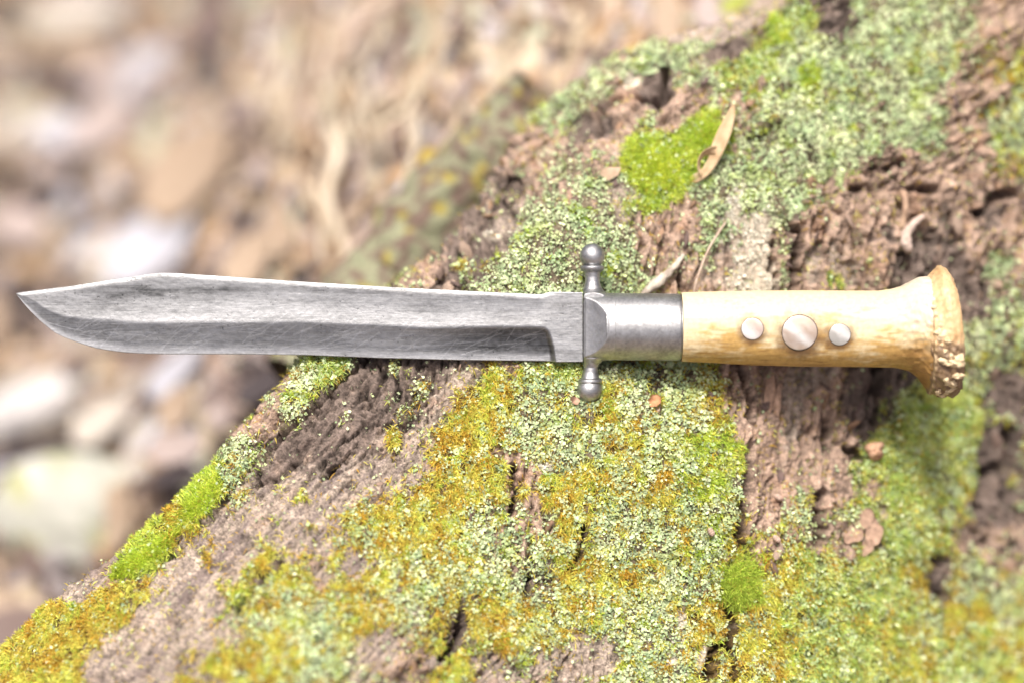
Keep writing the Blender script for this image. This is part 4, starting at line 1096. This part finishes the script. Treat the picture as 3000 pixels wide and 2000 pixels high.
# --- mother of pearl inlays
def mat_pearl():
    m, nt, b, out = mat_nodes('mother_of_pearl')
    n = nt.nodes; l = nt.links
    at = n.new('ShaderNodeAttribute'); at.attribute_name = 'Col'
    l.new(at.outputs['Color'], b.inputs['Base Color'])
    b.inputs['Roughness'].default_value = 0.16
    b.inputs['Specular IOR Level'].default_value = 0.8
    b.inputs['Coat Weight'].default_value = 0.5
    b.inputs['Coat Roughness'].default_value = 0.08
    b.inputs['Sheen Weight'].default_value = 0.0
    b.inputs['Thin Film Thickness'].default_value = 420
    b.inputs['Metallic'].default_value = 0.25
    return m
M_PEARL = mat_pearl()
M_RIM = mat_plain('dark_glue_line', (0.05, 0.035, 0.03), (0.11, 0.08, 0.06), 900, 0.6)
Xh, Yh, Zh = hx, Yr, Zr
front_m = (Zh > 3)
HXf, HYf, HZf = Xh[front_m], Yh[front_m], Zh[front_m]
def hsurf(x, y):
    out = np.zeros(x.shape)
    for i in range(x.size):
        d = (HXf - x.flat[i]) ** 2 + (HYf - y.flat[i]) ** 2
        j = np.argpartition(d, 6)[:6]; wgt = 1 / (d[j] + 1)
        out.flat[i] = (HZf[j] * wgt).sum() / wgt.sum()
    return out
for kk, (cx, cy_, r) in enumerate(INL):
    nr_, na_ = 9, 40
    rr = np.array([0.02, .2, .4, .58, .74, .87, .95, 1.0, 1.0]) * r
    zo = np.array([.16, .16, .16, .16, .16, .155, .14, .10, -0.5])
    a = np.linspace(0, 2 * np.pi, na_, endpoint=False)
    X_ = cx + rr[:, None] * np.cos(a); Y_ = cy_ + rr[:, None] * np.sin(a)
    # a gently domed button following the handle
    zs = hsurf(X_, Y_)
    zfit = np.linalg.lstsq(np.stack([np.ones(X_.size), (X_ - cx).ravel(), (Y_ - cy_).ravel(), ((Y_ - cy_) ** 2).ravel()], 1), zs.ravel(), rcond=None)[0]
    zs = zfit[0] + zfit[1] * (X_ - cx) + zfit[2] * (Y_ - cy_) + zfit[3] * (Y_ - cy_) ** 2
    Zp = zs + zo[:, None]
    band = np.clip(0.5 + 1.4 * fbm((X_ * .75 + Y_ * .6) / 60 + kk, (Y_ * .75 - X_ * .6) / 22 + 0.3 * perlin(X_ / 20, Y_ / 20, 3), 3, 491 + kk), 0, 1)
    stk = ((X_ - cx) * .62 - (Y_ - cy_) * .78) / r + [.55, .12, -.35][kk]  # white diagonal streak: a reflection painted into the pearl colour
    band = np.clip(0.75 * np.exp(-(stk / [.5, .26, .4][kk]) ** 2) + 0.35 * (band - .3), 0, 1)
    pc = mixcol(([.48, .38, .35], [.42, .33, .28], [.38, .365, .35])[kk], (0.74, 0.735, 0.73), band.ravel())
    inl = obj('inlay', px2w(X_, Y_, Zp).reshape(-1, 3), [grid_faces(nr_, na_, True)], M_PEARL, knife, colors=pc)
    Rr = np.array([r * 0.98, r * 1.045, r * 1.065]); 
    Xr = cx + Rr[:, None] * np.cos(a); Yr_ = cy_ + Rr[:, None] * np.sin(a)
    Zq = zfit[0] + zfit[1] * (Xr - cx) + zfit[2] * (Yr_ - cy_) + zfit[3] * (Yr_ - cy_) ** 2 + np.array([.08, .05, -.3])[:, None]
    obj('rim', px2w(Xr, Yr_, Zq).reshape(-1, 3), [grid_faces(3, na_, True)], M_RIM, inl)

# ------------------------------------------------------------------ ground behind, with its litter
def gheight(x, y):
    m = sstep(-0.26, 0.03, x) * sstep(0.0, 0.16, y)
    return -0.27 + 0.25 * m + 0.022 * fbm(x / 0.07, y / 0.07, 3, 601) + 0.006 * fbm(x / 0.02, y / 0.02, 3, 602)
gx = np.concatenate([-np.geomspace(60, 0.75, 24), np.linspace(-0.73, 0.75, 240), np.geomspace(0.77, 60, 24)])
gy = np.concatenate([-np.geomspace(60, 0.45, 24), np.linspace(-0.43, 1.15, 250), np.geomspace(1.17, 60, 24)])
GX, GY = np.meshgrid(gx, gy, indexing='ij')
GZ = gheight(GX, GY)
M_SOIL, nt, b, out = mat_nodes('leaf_mould')
n = nt.nodes; l = nt.links
tc = n.new('ShaderNodeTexCoord')
vo = n.new('ShaderNodeTexVoronoi'); vo.inputs['Scale'].default_value = 42; l.new(tc.outputs['Object'], vo.inputs['Vector'])
nz = n.new('ShaderNodeTexNoise'); nz.inputs['Scale'].default_value = 25; nz.inputs['Detail'].default_value = 6; l.new(tc.outputs['Object'], nz.inputs['Vector'])
cr = n.new('ShaderNodeValToRGB')
cr.color_ramp.elements[0].position = 0.3; cr.color_ramp.elements[0].color = (0.06, 0.042, 0.037, 1)
cr.color_ramp.elements[1].position = 0.7; cr.color_ramp.elements[1].color = (0.26, 0.185, 0.15, 1)
l.new(nz.outputs['Fac'], cr.inputs['Fac'])
sx = n.new('ShaderNodeSeparateColor'); l.new(vo.outputs['Color'], sx.inputs[0])
c2 = n.new('ShaderNodeValToRGB')
for i, (p_, c_) in enumerate([(0.0, (0.07, 0.05, 0.045)), (0.35, (0.20, 0.14, 0.11)), (0.65, (0.32, 0.23, 0.16)), (1.0, (0.30, 0.25, 0.23))]):
    e_ = c2.color_ramp.elements[i] if i < 2 else c2.color_ramp.elements.new(p_)
    e_.position = p_; e_.color = (*c_, 1)
l.new(sx.outputs[0], c2.inputs['Fac'])
mx = n.new('ShaderNodeMix'); mx.data_type = 'RGBA'; mx.inputs[0].default_value = 0.5
l.new(cr.outputs['Color'], mx.inputs[6]); l.new(c2.outputs['Color'], mx.inputs[7])
l.new(mx.outputs[2], b.inputs['Base Color']); b.inputs['Roughness'].default_value = 0.9
me = new_mesh('ground', np.stack([GX, GY, GZ], -1).reshape(-1, 3), grid_faces(len(gx), len(gy)), M_SOIL)
ground = bpy.data.objects.new('ground', me); COL.objects.link(ground)
tag(ground, 'brown forest floor of leaf mould, blurred behind the trunk', None, kind='structure')

CAMP = np.array(cam.location)
def hit(px, py, above=0.0):
    """where the ray through a photo position meets the ground"""
    d = W2(np.array([(px - 1500) * S, (1000 - py) * S, 0.0])) - CAMP
    d /= np.linalg.norm(d)
    t = 0.8
    for _ in range(400):
        q = CAMP + d * t
        if q[2] < gheight(np.array([q[0]]), np.array([q[1]]))[0] + above: break
        t += 0.004
    return q, t
def gnormal(q):
    e_ = 0.02
    f_ = lambda x, y: gheight(np.array([x]), np.array([y]))[0]
    nrm = Vector((-(f_(q[0] + e_, q[1]) - f_(q[0] - e_, q[1])) / (2 * e_), -(f_(q[0], q[1] + e_) - f_(q[0], q[1] - e_)) / (2 * e_), 1.0))
    return nrm.normalized()

LEAFC = {'tan': ((0.336, 0.246, 0.173), (0.467, 0.371, 0.281)), 'cream': ((0.434, 0.385, 0.330), (0.541, 0.503, 0.449)), 'lavender': ((0.390, 0.388, 0.427), (0.525, 0.530, 0.580)), 'pink': ((0.359, 0.287, 0.264), (0.465, 0.398, 0.377)),
         'brown': ((0.142, 0.101, 0.090), (0.234, 0.177, 0.158)), 'dark': ((0.043, 0.036, 0.039), (0.094, 0.077, 0.080)), 'greenish': ((0.382, 0.398, 0.286), (0.494, 0.494, 0.382)), 'yellow': ((0.382, 0.271, 0.040), (0.494, 0.382, 0.079)), 'lime': ((0.271, 0.335, 0.040), (0.398, 0.438, 0.064))}
LEAFM = {k_: mat_plain('leaf_' + k_, a_, b_, 45, 0.65, transl=0.2) for k_, (a_, b_) in LEAFC.items()}
LNAME = {'tan': 'tan dry', 'cream': 'pale cream', 'lavender': 'silvery grey', 'pink': 'pinkish beige', 'brown': 'brown', 'dark': 'blackish', 'greenish': 'pale greenish', 'yellow': 'yellow', 'lime': 'lime green'}
def leaf_geo(kind):
    n, m = 15, 7
    u = np.linspace(-1, 1, n); v = np.linspace(-1, 1, m)
    U, Vv = np.meshgrid(u, v, indexing='ij')
    if kind == 0: wd = 0.48 * np.sqrt(np.clip(1 - U ** 2, 0.0, 1)) * (1 - 0.25 * U)
    elif kind == 1: wd = 0.42 * np.clip(1 - U ** 2, 0, 1) ** 0.7 * (1 + 0.28 * np.cos(U * 11))
    else: wd = 0.30 * np.clip(1 - abs(U) ** 1.6, 0, 1)
    wd = wd + 0.008
    z = 0.16 * Vv ** 2 * (0.6 + kind * .3) + 0.10 * U ** 2 * (1 - kind * .6) + 0.05 * perlin(U * 2.3 + kind * 5, Vv * 1.6, 33 + kind)
    top = np.stack([U, Vv * wd, z], -1).reshape(-1, 3)
    bot = top - np.array((0, 0, 0.012))
    N = n * m
    f = grid_faces(n, m)
    ed = np.concatenate([np.arange(m), np.arange(1, n) * m + m - 1, (n - 1) * m + np.arange(m - 2, -1, -1), np.arange(n - 2, 0, -1) * m])
    e2 = np.roll(ed, -1)
    return np.concatenate([top, bot]) * 0.5, np.concatenate([f, f[:, ::-1] + N, np.stack([ed, e2, e2 + N, ed + N], 1)])
LG = [leaf_geo(k_) for k_ in range(3)]
LMESH = {}
def leaf_mesh(kind, colr):
    if (kind, colr) not in LMESH:
        LMESH[(kind, colr)] = new_mesh('fallen_leaf', LG[kind][0], [LG[kind][1]], LEAFM[colr])
    return LMESH[(kind, colr)]
def leaf(px, py, wpx, hpx, ang, colr, above=0.012, kind=None, tilt=0.4, label=None, name='fallen_leaf'):
    q, dist = hit(px, py, above)
    kind = rng.integers(3) if kind is None else kind
    o = bpy.data.objects.new(name, leaf_mesh(int(kind), colr))
    COL.objects.link(o)
    nrm = gnormal(q)
    tocam = Vector(CAMP - q).normalized()
    nrm = (nrm * 0.75 + tocam * 0.35 + Vector(rng.standard_normal(3) * tilt)).normalized()
    a_ = math.radians(ang)
    xd = Vector(W2(np.array([math.cos(a_), math.sin(a_), 0.0])))
    xd = (xd - nrm * xd.dot(nrm)).normalized(); yd = nrm.cross(xd)
    sc_ = S * dist / D
    wd = {0: 0.48, 1: 0.42, 2: 0.30}[int(kind)]
    L = wpx * sc_; Wd = hpx * sc_ / wd / 1.0
    R = Matrix((xd * L, yd * Wd, nrm * L * 0.8)).transposed().to_4x4()
    R.translation = Vector(q)
    o.matrix_world = R
    if label is None:
        vert = 'along the top' if py < 250 else 'well above the blade' if py < 550 else 'just above the blade' if py < 860 else 'just below the blade' if py < 1280 else 'beside the mossy boulder' if py < 1700 else 'at the bottom left'
        horz = 'at the left edge' if px < 200 else 'near the blade point' if px < 520 else 'left of the straws' if px < 850 else 'among the straws' if px < 1300 else 'close behind the trunk'
        sz = 'tiny' if wpx < 90 else 'small' if wpx < 150 else 'mid sized' if wpx < 220 else 'large'
        an_ = ang % 180
        tl = 'lying level' if an_ < 20 or an_ > 160 else 'slanting' if an_ < 60 or an_ > 120 else 'upright'
        label_ = '%s %s fallen leaf %s %s, %s' % (sz, LNAME[colr], tl, horz, vert)
        tag(o, label_, 'leaf', LNAME[colr] + ' fallen leaves on the forest floor')
    else:
        tag(o, label, 'leaf')
    return o

sil_x = SIL[::-1]
def in_bg(px, py):
    # outside of the trunk's outline
    xs = np.interp(py, SIL[::-1, 1], SIL[::-1, 0])
    return px < xs - 10
cols_l = ['tan', 'cream', 'lavender', 'pink', 'brown', 'dark', 'greenish']
cnt = 0
for _ in range(2000):
    if cnt >= 260: break
    x, y = rng.uniform(-60, 2300), rng.uniform(-60, 2000)
    if not in_bg(x, y): continue
    if 60 < x < 1650 and 850 < y < 1030: continue
    if x > 780 and y < 800:
        colr = cols_l[rng.choice(7, p=[.24, .24, .06, .18, .12, .03, .13])]; L = rng.uniform(45, 120); ang = rng.normal(75, 35); kd = 2 if rng.random() < .6 else None; hh = rng.uniform(.25, .5)
    else:
        colr = cols_l[rng.choice(7, p=[.25, .14, .15, .17, .17, .08, .04])]; L = rng.uniform(90, 230); ang = rng.uniform(-30, 80); kd = None; hh = rng.uniform(.4, .75)
    leaf(x, y, L, L * hh, ang, colr, rng.uniform(0.002, 0.016), kd)
    cnt += 1
# the small broken bits between the leaves: nobody could count them
nb_ = 4200
bp_, bc_ = [], []
M_BITS = mat_attr('leaf_bits', rough=0.8, grain=0.2, gscale=200, transl=0.15, spec=0.2)
pal_ = np.array([(0.46, 0.32, 0.19), (0.58, 0.49, 0.36), (0.50, 0.47, 0.48), (0.45, 0.36, 0.31), (0.19, 0.14, 0.115), (0.07, 0.055, 0.052), (0.46, 0.47, 0.36)]) * np.array((1.0, 0.98, 0.98))
xy = []
while len(xy) < nb_:
    x, y = rng.uniform(-200, 2300), rng.uniform(-300, 2050)
    if in_bg(x, y): xy.append((x, y))
xy = np.array(xy)
dd = W2(np.stack([(xy[:, 0] - 1500) * S, (1000 - xy[:, 1]) * S, 0 * xy[:, 0]], 1)) - CAMP
dd /= np.linalg.norm(dd, axis=1, keepdims=True)
tr_ = np.full(nb_, 0.8)
for _ in range(300):
    qq = CAMP + dd * tr_[:, None]
    tr_ = np.where(qq[:, 2] > gheight(qq[:, 0], qq[:, 1]) + 0.004, tr_ + 0.004, tr_)
qq = CAMP + dd * tr_[:, None]
up_ = np.stack([0.5 * rng.standard_normal(nb_), -0.45 + 0.5 * rng.standard_normal(nb_), np.ones(nb_)], 1); up_ /= np.linalg.norm(up_, axis=1, keepdims=True)
zone = (xy[:, 0] > 760) & (xy[:, 1] < 850)
an_ = np.where(zone, rng.normal(1.35, .45, nb_), rng.random(nb_) * 3.14)
ax_ = W2(np.stack([np.cos(an_), np.sin(an_), 0 * an_], 1)); ax_ -= up_ * (ax_ * up_).sum(1, keepdims=True); ax_ /= np.linalg.norm(ax_, axis=1, keepdims=True)
ay_ = np.cross(up_, ax_)
Lb = rng.uniform(0.005, 0.014, nb_) * np.where(zone, 1.1, 1.0); Wb = Lb * np.where(zone, rng.uniform(.2, .45, nb_), rng.uniform(.35, .8, nb_))
out_ = []
for (u_, v_, w_) in ((-1, 0, .15), (-.45, -.8, 0), (.4, -.9, .05), (1, 0, .25), (.45, .85, 0), (-.5, .75, .08)):
    out_.append(qq + ax_ * (Lb * u_)[:, None] + ay_ * (Wb * v_)[:, None] + up_ * (Lb * w_)[:, None])
vb_ = np.stack(out_, 1)
pz = np.array([.17, .12, .14, .15, .22, .20, .04]); pzz = np.array([.22, .26, .07, .18, .14, .06, .08])
ci = np.where(zone, rng.choice(7, nb_, p=pzz / pzz.sum()), rng.choice(7, nb_, p=pz / pz.sum()))
cb_ = np.repeat((pal_[ci] * rng.uniform(.6, 1.05, (nb_, 1)))[:, None], 6, 1)
fb_ = (np.arange(nb_)[:, None, None] * 6 + np.array([[0, 1, 2, 5], [5, 2, 3, 4]])[None]).reshape(-1, 4)
ob_ = bpy.data.objects.new('leaf_litter', new_mesh('leaf_litter', vb_.reshape(-1, 3), [fb_], M_BITS, colors=cb_.reshape(-1, 3), smooth=False)); COL.objects.link(ob_)
tag(ob_, 'broken bits of dry leaf strewn all over the blurred forest floor', 'leaf litter', kind='stuff')
BIG = [(790, 1115, 240, 80, 25, 'dark', 'dark leaf added to darken the gap between the blade and the root edge'), (40, 1880, 260, 220, 30, 'brown', 'brown leaf added to darken the bottom left corner'), (120, 1325, 330, 60, 12, 'dark', 'blackish strip added for the shade under the long whitish stone'), (520, 1395, 200, 50, 0, 'dark', 'blackish leaf right of the mossy boulder'), (640, 170, 160, 110, 80, 'dark', 'dark leaf below the brown leaf at the top left'), (120, 560, 70, 120, 80, 'dark', 'dark upright patch at the far left above the blade point'), (440, 205, 230, 130, 20, 'lavender', 'large silvery leaf near the top left of the blurred litter'), (230, 45, 280, 100, 10, 'cream', 'long cream leaf along the top left of the blurred litter'), (560, 500, 380, 250, 20, 'tan', 'biggest tan leaf above the blade tip in the blurred litter'),  # dark leaves in the gap, corner and under the stone stand in for shade
       (450, 720, 330, 230, 25, 'lavender', 'broad silvery leaf just above the blade point'), (620, 60, 180, 200, 80, 'brown', 'dark brown leaf at the top of the blurred litter'), (55, 660, 170, 150, 40, 'pink', 'pinkish leaf at the left edge above the blade point'), (300, 380, 240, 120, 30, 'pink', 'pinkish beige leaf left of the biggest tan leaf'),
       (170, 380, 110, 130, 70, 'lavender', 'grey leaf with dark gaps around it at the upper left'), (225, 270, 90, 80, 20, 'dark', 'small blackish patch at the upper left of the litter'), (320, 340, 160, 46, 35, 'dark', 'narrow blackish patch slanting above the pinkish leaf'), (700, 330, 70, 160, 60, 'brown', 'brown leaf right of the biggest tan leaf'),  # the blackish ones stand in for dark gaps between leaves
       (820, 660, 210, 80, 115, 'tan', 'upright tan leaf above the middle of the blade'), (730, 760, 200, 140, 60, 'tan', 'tan leaf close above the blade'), (700, 640, 60, 130, 40, 'dark', 'blackish patch for the dark gap below the biggest tan leaf'),  # last entry fills in a dark gap with a leaf shape
       (525, 1085, 260, 130, 10, 'lavender', 'silvery leaf just below the blade'), (390, 1120, 60, 110, 130, 'cream', 'small cream leaf below the blade'), (300, 1235, 200, 160, 20, 'cream', 'cream leaf right of the white stone'), (520, 1190, 150, 110, 30, 'tan', 'tan leaf in the litter below the blade'), (640, 1210, 90, 90, 0, 'pink', 'round beige leaf by the root edge'),
       (520, 1310, 190, 90, 5, 'pink', 'pale pink oval leaf above the mossy boulder'), (130, 1060, 180, 90, 40, 'pink', 'beige leaf at the left below the blade point'), (20, 1780, 70, 130, 85, 'tan', 'tan leaf at the bottom left edge'), (225, 1050, 120, 70, 50, 'brown', 'brown leaf below the blade point'),
       (1960, 60, 90, 220, 0, 'tan', 'tan leaf at the top just behind the trunk outline'), (2080, 40, 100, 170, 10, 'pink', 'pinkish leaf at the top behind the trunk outline'), (2160, 12, 110, 60, 0, 'lime', 'lime green leaf at the very top behind the trunk'), (1850, 155, 60, 36, 0, 'yellow', 'yellow leaf touching the upper trunk outline'), (1255, 465, 70, 60, 60, 'yellow', 'yellow leaf left of the upper trunk outline')]
for x, y, w_, h_, an, cl_, lab in BIG:
    leaf(x, y, w_, h_, an, cl_, 0.022, 0 if w_ > 100 else None, 0.12, lab)

# dry stems standing and lying in the litter
M_STRAW = mat_plain('dead_straw', (0.40, 0.33, 0.24), (0.60, 0.53, 0.42), 60, 0.8)
M_STICK = mat_plain('grey_stick', (0.30, 0.22, 0.18), (0.44, 0.34, 0.28), 60, 0.85)
def stick(p0, p1, rad, mat, name, label, cat, group=None, above=(0.02, 0.02), seed=0):
    a_, b_ = hit(*p0, above[0])[0], hit(*p1, above[1])[0]
    t = np.linspace(0, 1, 16)[:, None]
    path = a_ * (1 - t) + b_ * t
    path = path + np.stack([0.006 * perlin(t[:, 0] * 2.5, t[:, 0] * 0 + seed, 7), 0 * t[:, 0], 0.008 * np.sin(t[:, 0] * 3.14)], 1)
    v, f = tube(path, np.full(16, rad) * np.linspace(1.1, .7, 16), 8, .2, seed)
    org_ = v.mean(0)
    o = bpy.data.objects.new(name, new_mesh(name, v - org_, f, mat)); COL.objects.link(o); o.location = org_
    return tag(o, label, cat, group)
stick((1190, -20), (930, 260), 0.0030, M_STICK, 'fallen_stick', 'straight grey brown stick slanting across the blurred top', 'stick', above=(0.03, 0.03))
stick((960, 380), (1010, 810), 0.0028, M_STRAW, 'straw', 'pale thick straw running down towards the middle of the blade', 'straw', above=(0.03, 0.015), seed=3)
for k_ in range(16):
    x = rng.uniform(800, 1560); y = rng.uniform(-40, 420)
    ln = rng.uniform(150, 380); dx = rng.normal(0, 60)
    if not in_bg(x + dx, y + ln): continue
    stick((x, y), (x + dx, y + ln), rng.uniform(0.0007, 0.0015), M_STRAW, 'straw', ('thick' if k_ % 3 == 0 else 'thin') + ' dead straw ' + ('leaning left' if dx < -20 else 'leaning right' if dx > 20 else 'pointing straight down') + (' at the top left of the straw patch' if x < 1050 and y < 190 else ' at the lower left of the straw patch' if x < 1050 else ' at the top of the straw patch near the trunk' if y < 190 else ' low in the straw patch near the trunk'), 'straw', 'dead straws behind the trunk', (rng.uniform(.01, .03), rng.uniform(.01, .03)), k_)

# stones
def stone(px, py, rx, ry, rz, ang, c1_, c2_, moss, label, name='stone', above=0.0, seed=0):
    q, dist = hit(px, py, above)
    sc_ = S * dist / D
    n, m = 40, 56
    u = np.linspace(0, np.pi, n); vv_ = np.linspace(0, 2 * np.pi, m, endpoint=False)
    U, Vv = np.meshgrid(u, vv_, indexing='ij')
    d = np.stack([np.sin(U) * np.cos(Vv), np.sin(U) * np.sin(Vv), np.cos(U)], -1)
    r_ = 1 + 0.22 * fbm(d[..., 0] * 1.3 + seed, d[..., 1] * 1.3 + d[..., 2], 3, 800 + seed) + 0.04 * fbm(d[..., 0] * 6, d[..., 1] * 6 + d[..., 2] * 5, 3, 801)
    loc = d * r_[..., None] * np.array((rx * sc_, ry * sc_, rz * sc_))
    a_ = math.radians(ang)
    R = np.array([[math.cos(a_), -math.sin(a_), 0], [math.sin(a_), math.cos(a_), 0], [0, 0, 1]])
    wv = loc.reshape(-1, 3) @ R.T
    v = W2(wv)
    t = np.clip(0.5 + fbm(d[..., 0] * 2, d[..., 1] * 2 + d[..., 2], 4, 810 + seed), 0, 1).ravel()
    c = mixcol(c1_, c2_, t)
    mk = (moss * sstep(0.10, 0.35, fbm(d[..., 0] * 2.2 + 4, d[..., 1] * 2.6 + d[..., 2], 3, 820 + seed))).ravel()[:, None]
    c = c * (1 - mk) + np.array((0.30, 0.31, 0.10)) * mk
    o = bpy.data.objects.new(name, new_mesh(name, v, [grid_faces(n, m, True)], M_PIECE, colors=c)); COL.objects.link(o); o.location = q
    return tag(o, label, 'stone')
stone(270, 1530, 300, 190, 100, -12, (0.28, 0.29, 0.24), (0.46, 0.46, 0.42), 0.85, 'large pale grey stone with moss patches at the lower left', above=0.01, seed=1)
stone(85, 1190, 190, 75, 60, 22, (0.42, 0.40, 0.39), (0.54, 0.52, 0.52), 0.1, 'long whitish stone at the left edge below the blade point', above=0.014, seed=2)
